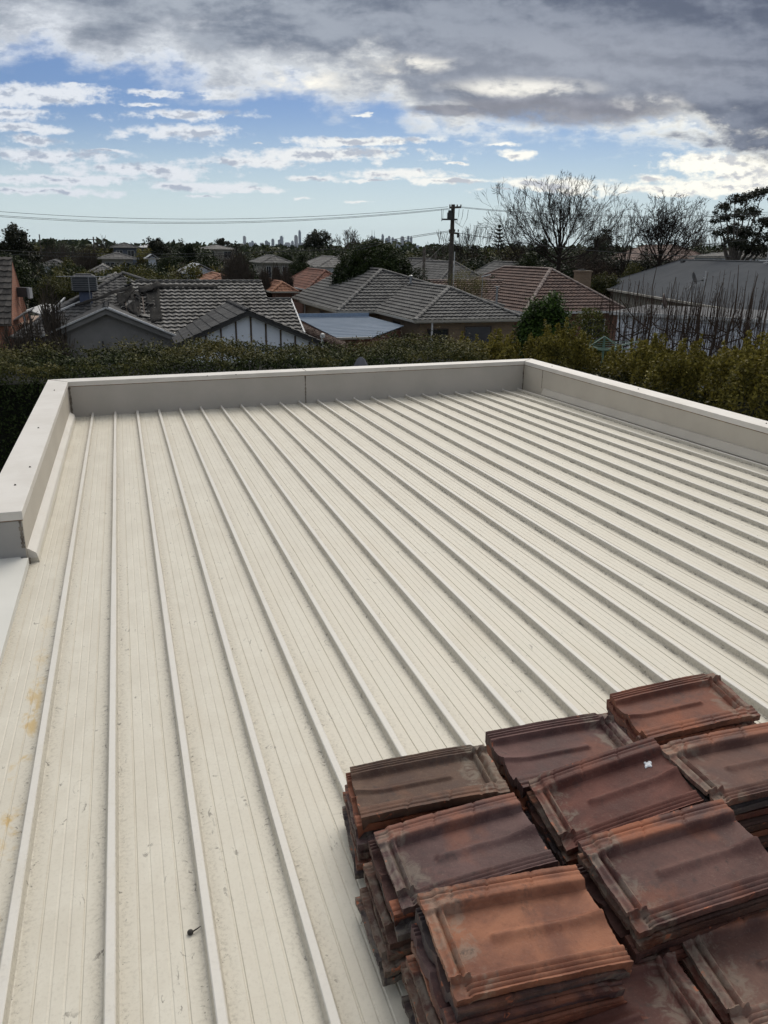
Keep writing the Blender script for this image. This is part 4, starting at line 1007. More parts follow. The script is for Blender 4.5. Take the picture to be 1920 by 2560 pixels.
# --- H5: brick gable at the left edge
def house_left():
    # ridge runs to the left, out of the picture; the brick gable end turns towards us
    Y = 38.
    a = at(29, 647, Y); root = thing('brick_gable_house', 'tall orange brick gable house with grey tiles, cut off by the left edge', 'house', (a.x, Y, 0))
    zt_ = a.z; q = at(71, 782, Y + .8); w_ = q.x - a.x; ze = q.z
    n0, n1 = 1.0, 4.2
    Yn = -2.7; f_ = at(27, 812, Y + Yn); xn, zb = f_.x - a.x, f_.z       # near foot of the verge
    nrm = Vector((-Yn, xn - 0, 0)).normalized()
    b = MB(); b.slab([(xn, Yn, 0), (w_, .8, 0), (w_, .8, ze - .3), (0, 0, zt_ - .05), (xn, Yn, zb - .1)], .25, Vector((.8, -.6, 0)).normalized()); b.build('gable', wm_orange, root)
    b = MB(); b.slab([(w_, .9, 0), (w_, .9, ze - .35), (-7, 2.2, ze - .35), (-7, 2.2, 0)], .2, (0, 1, 0)); b.build('wall', wm_orange, root)
    front = [(-7, Yn, zb), (xn + .03, Yn, zb), (.03, 0, zt_ + .06), (-7, 0, zt_ + .06)]
    tiled('roof', [front], RM['dgrey2'], root, course=.34, tw=.32, lift=.06)
    b = MB(); b.slab([(-7, .02, zt_ + .05), (0, .02, zt_ + .05), (w_, .85, ze - .28), (-7, 2.1, ze - .28)], .05); b.build('roof', RM['dgrey2'], root)
    b = MB(); b.box(-7, xn - .1, Yn + .3, 3.6, 0, zb - .1); b.build('wall', wm_orange, root)
    zA = at(45, 730, Y).z
    b = MB(); b.box(.15, .62, -.25, .12, zA - .22, zA + .22); b.build('air_conditioner', trimd, root)
    b = MB(); b.box(.62, .72, -.2, .12, zA - .28, zA + .2); b.build('bracket', metal_pale, root)
RM['dgrey2'] = roofmat('concrete_tile_mossy', (.14, .125, .11), (.055, .05, .045), (.2, .19, .16), .4)
house_left()
def side_awnings():
    p = at(20, 800, 36)
    T_ = thing('white_awning', 'small white raking awning under the brick gable at the left', 'awning', (p.x, p.y, 0))
    b = MB(); b.slab([(-.6, 0, p.z - .5), (.75, 0, p.z + .35), (.75, 1.2, p.z + .5), (-.6, 1.2, p.z - .35)], .06); b.build('cover', trimw, T_)
    b = MB()
    for x in (-.5, .7): b.tube([(x, .1, 0), (x, .1, p.z - .4 + (x > 0) * .6)], .04, 6)
    b.build('post', gal, T_)
    p = at(95, 800, 37)
    T_ = thing('pale_canopy', 'sagging pale shade canopy between the brick gable and the torn roof', 'canopy', (p.x, p.y, 0))
    b = MB(); b.slab([(-.5, 0, p.z + .45), (1.4, .3, p.z - .1), (1.6, 2, p.z + .1), (-.4, 2, p.z + .65)], .04); b.build('cover', metal_pale, T_)
    b = MB()
    for x, y, z in ((-.4, .1, .38), (1.3, .4, -.16), (1.4, 1.9, 0), (-.3, 1.9, .55)): b.tube([(x, y, 0), (x, y, p.z + z)], .04, 6)
    b.build('post', gal, T_)
side_awnings()

# --- blue metal shed, brush fence
def shed():
    z0 = 2.25
    root = thing('blue_metal_shed', 'shed with a low ribbed blue-grey metal roof between the torn house and the hipped house', 'shed', (0, 0, 0))
    a, b_, c, d = at(742, 785, 46), at(922, 783, 47.5), at(995, 812, 41), at(925, 840, 36.5)
    e = at(838, 842, 36.)
    def pl(px, py, z): return atz(px, py, z)
    zH, zL = 2.40, 2.05
    p1, p2, p3, p4, p5 = pl(742, 794, zH), pl(922, 791, zH), pl(1010, 814, zL + .25), pl(930, 843, zL), pl(842, 845, zL)
    m = MB(); m.slab([p5, p4, p3, p2, p1], .04); m.build('roof', metal_blue, root)
    m = MB(); N = 16
    for i in range(1, N):
        f = i / N; q = p1.lerp(p5, f); q2 = (p2.lerp(p3, f * 1.0) if f < .6 else p3.lerp(p4, (f - .6) / .4))
        q2 = p2.lerp(p3, f / .6) if f < .6 else q2
        m.bar(q + Vector((0, 0, .006)), q2 + Vector((0, 0, .006)), .03, .012)
    m.build('roof_rib', metal_blue, root)
    m = MB(); t1, t2 = pl(742, 784, zH + .25), pl(922, 782, zH + .25); m.slab([t1, t2, t2 - Vector((0, 0, .24)), t1 - Vector((0, 0, .24))], .05, (0, -1, 0)); m.build('fascia', plain('fascia_light_blue', (.28, .36, .47), .6), root)
    m = MB(); q = [p5, p4, p3, p2, p1]; cc = sum(q, Vector()) / 5; q = [cc + (x - cc) * .94 for x in q]
    vs = [Vector((x.x, x.y, 0)) for x in q] + [Vector((x.x, x.y, x.z - .06)) for x in q]; m.add(vs, [(i, (i + 1) % 5, (i + 1) % 5 + 5, i + 5) for i in range(5)]); m.build('wall', wm_brick, root)
    m = MB(); m.bar(p5 + Vector((0, 0, -.03)), p4 + Vector((0, 0, -.03)), .1, .1); m.build('gutter', trimc, root)
    # brush fence top: a long bundle of brown twigs
    T_ = thing('brush_fence', 'thick brown brushwood fence with a rounded top running beside the blue shed roof', 'fence', (0, 0, 0))
    qa, qb = atz(755, 812, 2.25), atz(845, 852, 2.25); qb = qb + (qb - qa) * .4
    m = MB(); dd = qb - qa; L_ = dd.length; dn = dd.normalized(); s2 = Vector((dn.y, -dn.x, 0)); rr = random.Random(2)
    mt = plain('brushwood', (.085, .05, .035), .95, (.05, .03, .022), 14)
    N = 40; vs = []
    for i in range(N + 1):
        for k in range(10):
            t = math.pi * k / 9; r_ = .30 + rr.uniform(-.02, .02)
            vs.append(qa + dn * L_ * i / N + s2 * math.cos(t) * r_ + Vector((0, 0, math.sin(t) * r_ - .25)))
    m.add(vs, [(i * 10 + k, i * 10 + k + 1, i * 10 + k + 11, i * 10 + k + 10) for i in range(N) for k in range(9)]); m.build('capping', mt, T_)
    m = MB(); c1 = qa + Vector((0, 0, -.3)); m.slab([Vector((qa.x, qa.y, 0)) - s2 * .15, Vector((qb.x, qb.y, 0)) - s2 * .15, qb - s2 * .15 - Vector((0, 0, .25)), qa - s2 * .15 - Vector((0, 0, .25))], .3, -s2); m.build('panel', mt, T_)
    m = MB()
    for i in range(1400):
        p = qa + dn * rr.uniform(0, L_); t = rr.uniform(0, math.pi); q = p + s2 * math.cos(t) * .29 + Vector((0, 0, math.sin(t) * .29 - .25)); w = Vector((rr.uniform(-1, 1), rr.uniform(-1, 1), rr.uniform(-.2, 1))) * .09; m.tube([q, q + w + dn * rr.uniform(-.1, .1)], .006, 3, False)
    m.build('twigs', mt, T_)
shed()

# --- middle distance houses -------------------------------------------------
def far_house(name, label, px, ytop, ybot, Y, wpx, roof, wall, rz=-A, depth=9., pitch=24, **kw):
    """px: centre, ytop/ybot: rows of ridge and eave on the photo, Y distance, wpx width"""
    c = at(px, ybot, Y); zr = at(px, ytop, Y + depth / 2).z; ze = c.z; w = wpx * Y / F
    return hip_house(name, label, c.x, Y + depth / 2, w - .9, depth, rz, ze, max(8, math.degrees(math.atan2(zr - ze, min(w, depth + .9) / 2))), roof, wall, **kw)
far_house('red_roof_house', 'red tiled hipped house with brick walls and white window frames behind the blue shed', 778, 672, 722, 66, 128, 'red', wm_brick, depth=10, trim=trimw)
far_house('low_orange_roof_house', 'low orange tiled roof left of the red tiled house', 672, 700, 727, 60, 66, 'orange', wm_brick, depth=7)
far_house('orange_roof_house', 'orange tiled roof half hidden beside the bare brown tree', 514, 682, 702, 62, 80, 'orange', wm_brick, depth=8)
far_house('pale_gable_house', 'small pale-edged metal gable among the olive trees', 468, 656, 680, 72, 84, metal_pale, wm_white, depth=7, gable=True, trim=trimw)
far_house('two_storey_pale_house', 'two-storey pale rendered house with a grey hipped roof and dark upper windows', 664, 637, 655, 96, 76, 'grey', wm_cream, depth=8, coarse=1.6, wins=3)
far_house('pale_hipped_house', 'grey tiled house with pale walls in front of the big round crown', 812, 640, 666, 92, 108, 'pale', wm_white, depth=10, coarse=1.5, wins=3)
far_house('small_grey_roof_house', 'small grey roof peeping above the pale walled hipped house', 862, 634, 648, 118, 60, 'grey', wm_cream, depth=9, coarse=2)
far_house('dark_upper_house', 'dark charcoal two-storey house with a hipped roof on the left skyline', 286, 606, 617, 118, 66, 'dgrey', wm_bluish, depth=9, coarse=2)
far_house('white_skyline_house', 'pale roofed white house right of the dark two-storey house', 352, 608, 618, 128, 72, metal_pale, wm_bluish, depth=10, pitch=18)
far_house('grey_eaves_house', 'long grey roofed pale house below the dark two-storey house', 262, 630, 645, 98, 88, 'grey', wm_cream, depth=9, coarse=1.6)
far_house('white_gable_shed', 'small bright white gabled shed among the trees left of centre', 366, 633, 645, 88, 34, metal_pale, wm_white, depth=4, gable=True)
far_house('low_white_roof_house', 'low white and grey roof just left of the olive tree clump', 226, 660, 678, 78, 58, 'pale', wm_white, depth=7)
far_house('striped_tile_house', 'old brown and grey striped tile roof behind the cooler', 252, 680, 700, 62, 78, 'pale', wm_brick, depth=7)
far_house('hidden_left_house', 'pale gabled house almost hidden by trees at the far left', 100, 648, 662, 84, 60, 'dgrey', wm_white, depth=8, coarse=1.4)
far_house('pair_gable_house', 'grey tiled house with a small front gable behind the power pole', 1105, 652, 708, 68, 150, 'grey', wm_cream, depth=12)
far_house('left_pole_house', 'grey roof left of the power pole seen over the hipped house', 1052, 645, 672, 84, 78, 'dgrey', wm_cream, depth=9, coarse=1.4)
far_house('tiny_hip_house', 'small hipped grey roof behind the brown tiled ridge', 1290, 654, 688, 74, 84, 'grey', wm_cream, depth=9, coarse=1.2)
far_house('right_skyline_house', 'pale tiled two-storey house with a row of dark windows at the right edge', 1905, 626, 643, 82, 190, 'pale', wm_white, depth=9, coarse=1.3, wins=6, rz=R(-4))
far_house('right_low_house', 'grey tiled wing with a pale hip line left of the right skyline house', 1832, 633, 660, 90, 110, 'grey', wm_white, depth=9, coarse=1.5, rz=R(-4))
far_house('brown_far_roof_house', 'broad dull brown roof beneath the bare trees at the right', 1690, 612, 652, 105, 160, 'brown', wm_cream, depth=14, coarse=2.2)
far_house('left_far_roof_house', 'pale brown roof low on the skyline left of the bare brown tree', 524, 612, 622, 170, 90, 'pale', wm_cream, depth=12, coarse=3)
# ------------------------------------------------------------------ vegetation
NR = np.random.default_rng(11)
def leaf_mesh(name, C, N_, size, asp, mat, spread=.7, droop=0., seed=1):
    """one small folded leaf at each point C, facing roughly along N_"""
    r = np.random.default_rng(seed); n = len(C)
    N_ = N_ + r.normal(0, spread, (n, 3)); N_ /= np.linalg.norm(N_, axis=1)[:, None] + 1e-9
    T = r.normal(0, 1, (n, 3)); T[:, 2] += droop; T -= N_ * (T * N_).sum(1)[:, None]; T /= np.linalg.norm(T, axis=1)[:, None] + 1e-9
    B = np.cross(N_, T); L = size * r.uniform(.6, 1.3, n)[:, None]; W = L * asp
    V_ = np.stack([C - T * L * .5, C + B * W * .5 + T * L * .05, C + T * L * .5, C - B * W * .5 + T * L * .05], 1).reshape(-1, 3)
    me = bpy.data.meshes.new(name); me.vertices.add(4 * n); me.vertices.foreach_set('co', V_.astype(np.float32).ravel())
    me.loops.add(4 * n); me.loops.foreach_set('vertex_index', np.arange(4 * n, dtype=np.int32))
    me.polygons.add(n); me.polygons.foreach_set('loop_start', np.arange(0, 4 * n, 4, dtype=np.int32)); me.polygons.foreach_set('loop_total', np.full(n, 4, dtype=np.int32))
    me.update(calc_edges=True); me.materials.append(mat); return me
def part(name, me, parent):
    o = bpy.data.objects.new(name, me); col.objects.link(o); o.parent = parent; return o
def crown_pts(blobs, nclump, nleaf, cr_, seed, shell=.72, flat=1.0):
    """leaf clumps over the outer volume of a few overlapping ellipsoids -> points and outward normals"""
    r = np.random.default_rng(seed); vol = np.array([b[3] * b[4] * b[5] for b in blobs]) ** .67; pk = vol / vol.sum()
    Cs, Ns = [], []
    per = max(1, nleaf // nclump)
    for k in range(nclump):
        b = blobs[r.choice(len(blobs), p=pk)]; d = r.normal(0, 1, 3); d /= np.linalg.norm(d)
        if d[2] < -.5: d[2] *= -.5
        rad = r.uniform(shell, 1.03); c = np.array(b[:3]) + d * rad * np.array(b[3:6])
        s_ = cr_ * r.uniform(.5, 1.35); pp = r.normal(0, 1, (per, 3)); pp /= np.linalg.norm(pp, axis=1)[:, None]; pp *= (r.uniform(0, 1, (per, 1)) ** .45) * s_; pp[:, 2] *= flat
        Cs.append(c + pp); Ns.append(pp / s_ * .8 + d * .5 + np.array([0, 0, .35]))
    return np.concatenate(Cs), np.concatenate(Ns)
bark = plain('bark_grey_brown', (.085, .068, .052), .95, (.045, .036, .028), 6)
barkl = plain('bark_pear', (.11, .078, .06), .95, (.055, .043, .036), 6, spec=.1)
barkd = plain('bark_dark', (.040, .031, .025), .95, (.022, .018, .015), 6, spec=.1)
barkp = plain('bark_pale', (.16, .14, .12), .95, (.08, .07, .06), 5)
LM = {
 'dark': leafmat('leaf_dark_green', (.030, .042, .016), (.010, .016, .008), trans=.12),
 'dome': leafmat('leaf_dome_green', (.026, .042, .010), (.008, .016, .004), (.036, .052, .012), (4, 7), trans=.1),
 'mid': leafmat('leaf_mid_green', (.042, .056, .018), (.013, .020, .008), trans=.12),
 'olive': leafmat('leaf_olive', (.068, .070, .020), (.018, .024, .009), (.105, .10, .026), (3.2, 5), trans=.15),
 'gum': leafmat('leaf_gum', (.036, .040, .022), (.012, .015, .009), trans=.1),
 'wisp': leafmat('leaf_wispy_yellow_green', (.14, .125, .045), (.05, .05, .022), (.22, .20, .05), (4, 6.3), trans=.25),
 'bright': leafmat('leaf_fresh_green', (.060, .105, .020), (.012, .026, .007), trans=.2, sc_=2.5),
 'blue': leafmat('leaf_blue_grey', (.075, .09, .085), (.03, .038, .036), trans=.15),
 'topi': leafmat('leaf_gold_green', (.125, .125, .022), (.03, .042, .010), trans=.15),
 'twig': leafmat('twig_brown', (.075, .055, .042), (.035, .026, .022), trans=.0, rough=.9),
 'hedge': leafmat('leaf_hedge', (.052, .075, .024), (.008, .015, .005), (.14, .120, .038), (4.78, 5.15), trans=.12, rough=.6, sc_=1.6),
 'gold': leafmat('leaf_golden_tip', (.045, .058, .016), (.010, .016, .006), (.25, .21, .042), (3.6, 4.8), trans=.24, rough=.55, sc_=1.8),
}
def trunk_mesh(h, r0, seed, limbs=5, spread=.5, top=.85):
    rr = random.Random(seed); b = MB(); pts = [Vector((0, 0, -.1))]
    for i in range(1, 6): pts.append(Vector((rr.uniform(-1, 1) * .05 * h * i / 5, rr.uniform(-1, 1) * .05 * h * i / 5, h * top * i / 5)))
    b.tube(pts, [r0 * (1.25 - .17 * i) for i in range(6)], 8)
    for k in range(limbs):
        f = rr.uniform(.35, .9); i = int(f * 5); p = pts[i].lerp(pts[min(5, i + 1)], f * 5 - i); a = rr.uniform(0, 6.28)
        d = Vector((math.cos(a), math.sin(a), rr.uniform(.5, 1.2))) * spread * h * .5
        b.tube([p, p + d * .5 + Vector((0, 0, .05 * h)), p + d], [r0 * .45, r0 * .3, r0 * .12], 5)
    return b
def leafy(name, label, px, ytop, wpx, Y, mat='dark', zb=None, blobs=None, leaf=.22, nleaf=3500, clump=.5, nclump=120, cat='tree', group=None, shell=.7, flat=.8, asp=.55, dens=1, barkm=None, seed=None, depth=1., limbs=5):
    top = at(px, ytop, Y); h = top.z; w = wpx * Y / F; seed = seed or int(px * 7 + ytop)
    root = thing(name, label, cat, (top.x, Y, 0), 0, group)
    zb = h * .35 if zb is None else zb; hz = (h - zb) / 2; cz = (h + zb) / 2
    if blobs is None:
        rr = random.Random(seed); blobs = [(0, 0, cz, w * .40, w * .40 * depth, hz * .86)]
        for k in range(6):
            a = rr.uniform(0, 6.28); f = rr.uniform(.3, .75)
            blobs.append((math.cos(a) * w * .5 * f * .75, math.sin(a) * w * .5 * f * depth * .75, cz + rr.uniform(-.6, .45) * hz, w * .26 * rr.uniform(.7, 1.1), w * .26 * depth, hz * rr.uniform(.32, .55)))
    else: blobs = [(b[0] * w / 2, b[1] * w / 2, zb + b[2] * (h - zb), b[3] * w / 2, b[4] * w / 2, b[5] * (h - zb)) for b in blobs]
    C, N_ = crown_pts(blobs, int(nclump * dens), int(nleaf * dens), clump, seed, shell, flat)
    C[:, 2] = np.minimum(C[:, 2], h + .1); C = np.where(C[:, 2:3] < .2, C * [1, 1, 0] + [0, 0, .3], C)
    trunk_mesh(cz + hz * .4, max(.06, h * .022), seed, limbs, spread=.5 * w / max(h, 1)).build('trunk', barkm or bark, root)
    part('crown', leaf_mesh('crown', C, N_, leaf, asp, LM[mat], .8, seed=seed), root)
    return root
def bare_branches(b, p, d, L, r, depth, rr, P):
    """recursive winter branching"""
    n = 3; pts = [p]; q = p.copy(); dd = d.copy()
    for i in range(n):
        dd = (dd + Vector((rr.uniform(-1, 1), rr.uniform(-1, 1), rr.uniform(-1, 1))) * P['wob'] + Vector((0, 0, P['up']))).normalized()
        q = q + dd * L / n; pts.append(q.copy())
    r1 = max(P['rmin'] * .7, r * P['tap'])
    b.tube(pts, [r + (r1 - r) * i / n for i in range(n + 1)], 5 if r > .05 else 3, False)
    if depth <= 0: return
    k = rr.choice(P['kids'])
    for i in range(k):
        a = rr.uniform(0, 6.28); ax = dd.orthogonal().normalized(); ax.rotate(Matrix.Rotation(a, 3, dd)); sp_ = P['ang'] * rr.uniform(.5, 1.3)
        nd = dd.copy(); nd.rotate(Matrix.Rotation(sp_, 3, ax))
        st = q if i < 2 else pts[rr.choice((1, 2))]
        bare_branches(b, st, nd, L * rr.uniform(P['len'] * .85, P['len'] * 1.12), max(P['rmin'], r1 * rr.uniform(.62, .9)), depth - 1, rr, P)
def bare(name, label, px, ytop, wpx, Y, trunk_f=.22, depth=6, limbs=6, seed=1, ang=.45, fan=.95, rmin=.014, up=.05, kids=(2, 2, 3), ln=.74, wob=.16, mat=None, group=None, r0=None, cat='tree', lean=None, ex=None):
    top = at(px, ytop, Y); h = top.z; w = wpx * Y / F; rr = random.Random(seed)
    root = thing(name, label, cat, (top.x, Y, 0), 0, group); r0 = r0 or h * .022
    b = MB(); ht = h * trunk_f; b.tube([(0, 0, -.1), (.03 * h * rr.uniform(-1, 1), 0, ht * .5), (0, 0, ht)], [r0 * 1.3, r0 * 1.05, r0 * .95], 8); b.build('trunk', mat or bark, root)
    b = MB(); P = dict(wob=wob, up=up, tap=.72, kids=kids, ang=ang, len=ln, rmin=rmin)
    tot = sum(ln ** i for i in range(depth + 1)); L0 = (h - ht) / tot * 1.08
    for k in range(limbs):
        a = 2 * math.pi * (k + rr.uniform(-.3, .3)) / limbs; t = fan * rr.uniform(.35, 1.) if k else .08
        d = Vector((math.sin(t) * math.cos(a) * 1.15, math.sin(t) * math.sin(a), math.cos(t))).normalized()
        bare_branches(b, Vector((0, 0, ht * rr.uniform(.8, 1.))), d, L0, r0 * rr.uniform(.45, .7), depth, rr, P)
    # stretch the finished crown to the measured outline
    V_ = np.array(b.v); zt_ = V_[:, 2].max(); xs = np.percentile(np.abs(V_[:, 0]), 98.5)
    V_[:, 2] = np.where(V_[:, 2] > ht, ht + (V_[:, 2] - ht) * (h - ht) / (zt_ - ht), V_[:, 2]); sx = min(1.6, max(.5, (w / 2) / xs)); V_[:, 0] *= sx; V_[:, 1] *= sx
    b.v = [tuple(v) for v in V_]; b.build('branches', mat or bark, root); return root

# --- the clipped dark hedge beyond the far parapet
def hedge():
    root = thing('clipped_hedge', 'long dark clipped hedge running behind the far parapet and down its left side', 'hedge', uvz(-3, 10.9, 0), -A)
    L0, L1, va, vb_, zt_ = -9., 7.9, -.85, .75, 4.96
    b = MB(); b.box(L0 + .12, L1 - .1, va + .14, vb_ - .1, 0, zt_ - .22); b.build('stems', plain('hedge_inner', (.012, .014, .008), .95), root)
    r = np.random.default_rng(4)
    def wav(x, y): return .05 * np.sin(x * 1.9) + .045 * np.sin(x * 4.7 + 1) * np.cos(y * 3) + .03 * np.sin(x * 9.3 + y * 5)
    n1 = 98000; x = r.uniform(L0, L1, n1); z = zt_ - 2.6 * r.uniform(0, 1, n1) ** 1.2; y = va + wav(x, z) * 1.2 + np.abs(r.normal(0, .055, n1)) 
    C1 = np.stack([x, y, z], 1); N1 = np.tile([0, -1., .4], (n1, 1))
    n2 = 92000; x = r.uniform(L0, L1, n2); y = r.uniform(va, vb_, n2); z = zt_ + wav(x, y) + .06 * np.sin(x * 13 + y * 11) - np.abs(r.normal(0, .05, n2)) + (r.uniform(0, 1, n2) > .94) * r.uniform(0, .13, n2)
    z = z - .10 * np.clip((va + .12 - y) / .12, 0, 1)
    C2 = np.stack([x, y, z], 1); N2 = np.tile([0, -.15, 1.], (n2, 1))
    # taller brown tipped shoots here and there along the back
    sh = []
    for cx in (-5.6, -4.9, -3.0, -1.6, -.9, -.2, 1.0, 1.9, 3.1, 4.2):
        k = 500; pp = r.normal(0, 1, (k, 3)) * [.16, .14, .06]; sh.append(pp + [cx + r.uniform(-.2, .2), vb_ - .35, zt_ + .05])
    C3 = np.concatenate(sh); N3 = np.tile([0, 0, 1.], (len(C3), 1))
    part('foliage', leaf_mesh('foliage', np.concatenate([C1, C2, C3]), np.concatenate([N1, N2, N3]), .043, .46, LM['hedge'], .75, seed=5), root)
hedge()
# --- golden tipped shrubs, right of the hedge and down the right side
def shrub_proto(k, h, w, mat='gold'):
    r = np.random.default_rng(50 + k); Cs, Ns = [], []
    n = 22000
    # body
    th = r.uniform(0, 6.283, n); z = h * (1 - r.uniform(0, 1, n) ** 1.35 * .72); prof = w / 2 * np.clip(1.15 - ((z / h - .35) / .72) ** 2, .15, 1.2)
    lump = 1 + .13 * np.sin(th * 3 + z * 4 + k) + .10 * np.sin(th * 5 - z * 7 + k * 2)
    rad = prof * lump * (1 - np.abs(r.normal(0, .10, n))); Cs.append(np.stack([rad * np.cos(th), rad * np.sin(th), z - .12], 1)); Ns.append(np.stack([np.cos(th), np.sin(th), .5 + 0 * th], 1))
    # upright leafy shoots that break the outline
    for i in range(46):
        a = r.uniform(0, 6.283); rr_ = w / 2 * r.uniform(0, .85); L = r.uniform(.18, .42) * (1.25 - rr_ / w); z0 = h * (1 - .10 * (rr_ / (w / 2)) ** 2) - .30
        m = 120; t = r.uniform(0, 1, m); c = np.stack([rr_ * math.cos(a) + t * .1 * math.cos(a) + r.normal(0, .035, m) * (1.3 - t), rr_ * math.sin(a) + r.normal(0, .035, m) * (1.3 - t), z0 + t * L], 1)
        Cs.append(c); Ns.append(np.tile([math.cos(a) * .4, math.sin(a) * .4, .6], (m, 1)))
    return np.concatenate(Cs), np.concatenate(Ns)
spos = [(5.05, 11.5, 838, 'rounded golden-green shrub next to the end of the dark hedge'), (5.9, 11.9, 826, 'second golden shrub right of the dark hedge, in front of the yellow brick wall'), (6.8, 11.4, 806, 'tall orange-tipped shrub in front of the yellow brick corner'), (7.5, 12.0, 842, 'low golden shrub below the brick window of the hipped house'), (8.2, 11.2, 855, 'golden shrub just behind the far right corner of the parapet'), (8.3, 10.1, 838, 'bright golden shrub in front of the rotary clothes line'), (8.0, 8.9, 850, 'dense golden shrub below the round topiary'), (8.2, 8.0, 832, 'olive-gold shrub in front of the left end of the pear row'), (7.9, 7.2, 846, 'spreading golden shrub in front of the white annex wall'), (8.15, 6.3, 800, 'dark green shrub with a pointed golden head, midway down the right parapet'), (7.85, 5.5, 832, 'leafy golden shrub second from the right edge of the photo'), (8.1, 4.75, 790, 'tall golden shrub at the right edge of the photo')]
def shrubs():
    protos = []
    for i, (u, v, py, lab) in enumerate(spos):
        if i > 7: u -= .75
        elif i > 4: u -= .55
        zt_ = zfor(u, v, py); p = uvz(u, v, 0)
        if i < 4:
            root = thing('golden_shrub', lab, 'shrub', p, rnd.uniform(0, 6), 'golden shrubs beside the parapet'); C, N_ = shrub_proto(i, 5.0, 2.0)
            b = MB(); rr = random.Random(i)
            for s2 in range(5): a = s2 * 1.3; b.tube([(math.cos(a) * .08, math.sin(a) * .08, 0), (math.cos(a) * .3, math.sin(a) * .3, 2.4), (math.cos(a) * .45, math.sin(a) * .45, 4.4)], [.05, .035, .012], 5)
            b.build('stems', barkd, root)
            b = MB(); b.lathe([(.0, .3), (.55, .5), (.72, 2.0), (.66, 3.4), (.40, 4.3), (0, 4.55)], 12); b.build('inner_growth', MATS['hedge_inner'], root)
            part('foliage', leaf_mesh('foliage', C, N_, .052, .44, LM['gold'], .75, seed=60 + i), root); protos.append(root)
            s_ = zt_ / 5.12; root.scale = (1, 1, s_)
        else:
            s_ = zt_ / 5.12; dup(protos[i % 4], p, rnd.uniform(0, 6.28), (rnd.uniform(.92, 1.08), rnd.uniform(.92, 1.08), s_), lab)
shrubs()
# the dark evergreen mass lower down against the right parapet
def side_hedge():
    root = thing('side_hedge', 'dense dark green hedge filled in below the golden shrubs beside the right parapet', 'hedge', uvz(6.75, 6.3, 0), -A)
    r = np.random.default_rng(8); n = 46000; L0, L1 = -4.5, 4.6
    x0, zt_ = -.85, 4.45
    x = x0 + np.abs(r.normal(0, .07, n)) ; y = r.uniform(L0, L1, n); z = zt_ - 1.9 * r.uniform(0, 1, n) ** 1.1; x += .07 * np.sin(y * 3) + .05 * np.sin(y * 7 + z * 4)
    n2 = 22000; x2 = r.uniform(x0, .7, n2); y2 = r.uniform(L0, L1, n2); z2 = zt_ + .08 * np.sin(y2 * 3 + x2 * 4) + .05 * np.sin(y2 * 8) - np.abs(r.normal(0, .06, n2)) + (r.uniform(0, 1, n2) > .9) * .1
    C = np.concatenate([np.stack([x, y, z], 1), np.stack([x2, y2, z2], 1)]); N_ = np.concatenate([np.tile([-1., 0, .4], (n, 1)), np.tile([-.1, 0, 1.], (n2, 1))])
    b = MB(); b.box(x0 + .15, .6, L0 + .1, L1 - .1, 0, zt_ - .2); b.build('stems', MATS['hedge_inner'], root)
    part('foliage', leaf_mesh('foliage', C, N_, .062, .48, LM['sideh'], .75, seed=9), root)
LM['sideh'] = leafmat('leaf_side_hedge', (.040, .052, .020), (.009, .014, .006), (.10, .09, .03), (4.25, 4.8), trans=.15, rough=.35, sc_=1.8)
side_hedge()

# --- garden trees and bushes near the houses
D6 = dict(nleaf=9000, nclump=220)
leafy('garden_bush', 'rough green bush below the white gabled shed', 368, 655, 60, 82, 'mid', zb=.6, leaf=.17, clump=.4, nleaf=4000, nclump=80, cat='bush')
leafy('evergreen_tree', 'fresh dark green bushy tree between the brown tiled roof and the golden shrubs', 1369, 712, 158, 25, 'bright', zb=1.2, leaf=.105, clump=.26, nleaf=30000, nclump=620, shell=.7)
leafy('round_topiary', 'clipped round gold-green bush behind the rotary clothes line', 1474, 778, 118, 26, 'topi', zb=.6, blobs=[(0, 0, .5, .98, .98, .52)], leaf=.06, clump=.16, nleaf=16000, nclump=900, shell=.93, cat='bush')
leafy('blue_grey_bush', 'soft blue-grey bush between the green tree and the round topiary', 1418, 772, 96, 29, 'blue', zb=.5, leaf=.08, clump=.3, nleaf=5000, nclump=130, cat='bush')
leafy('small_hedge_bush', 'low mid-green bush in front of the blue shed roof', 968, 805, 120, 27, 'mid', zb=.5, leaf=.08, clump=.3, nleaf=8000, nclump=200, cat='bush', shell=.8)
leafy('olive_clump_tree', 'wide olive-green tree clump behind the evaporative cooler', 156, 661, 170, 50, 'olive', zb=.8, leaf=.13, clump=.55, nleaf=14000, nclump=220)
leafy('olive_crown_tree', 'long rounded olive-green crown behind the peak of the torn roof', 372, 662, 196, 52, 'olive', zb=1.0, leaf=.13, clump=.5, nleaf=14000, nclump=240)
leafy('dome_tree', 'big dark green dome-shaped tree behind the hipped house', 936, 596, 196, 60, 'dome', zb=1.5, blobs=[(0, 0, .42, .95, .9, .55), (-.5, 0, .35, .55, .5, .42), (.5, .1, .35, .52, .5, .42), (0, -.3, .5, .6, .5, .45)], leaf=.15, clump=.34, nleaf=60000, nclump=1500, shell=.9)
leafy('loose_conifer', 'loose dark conifer at the right foot of the dome tree', 1050, 648, 78, 57, 'dark', zb=1.0, leaf=.13, clump=.35, nleaf=6000, nclump=110)
leafy('wispy_tree', 'wispy yellow-green tree in front of the power pole base', 1172, 634, 125, 52, 'wisp', zb=1.8, leaf=.075, clump=.5, nleaf=8000, nclump=200, shell=.35, limbs=14, asp=.4)
leafy('yucca_tree', 'spiky dark green crowned tree left of the big bare tree trunk', 1324, 612, 70, 62, 'mid', zb=2.6, leaf=.30, asp=.18, clump=.5, nleaf=4200, nclump=60)
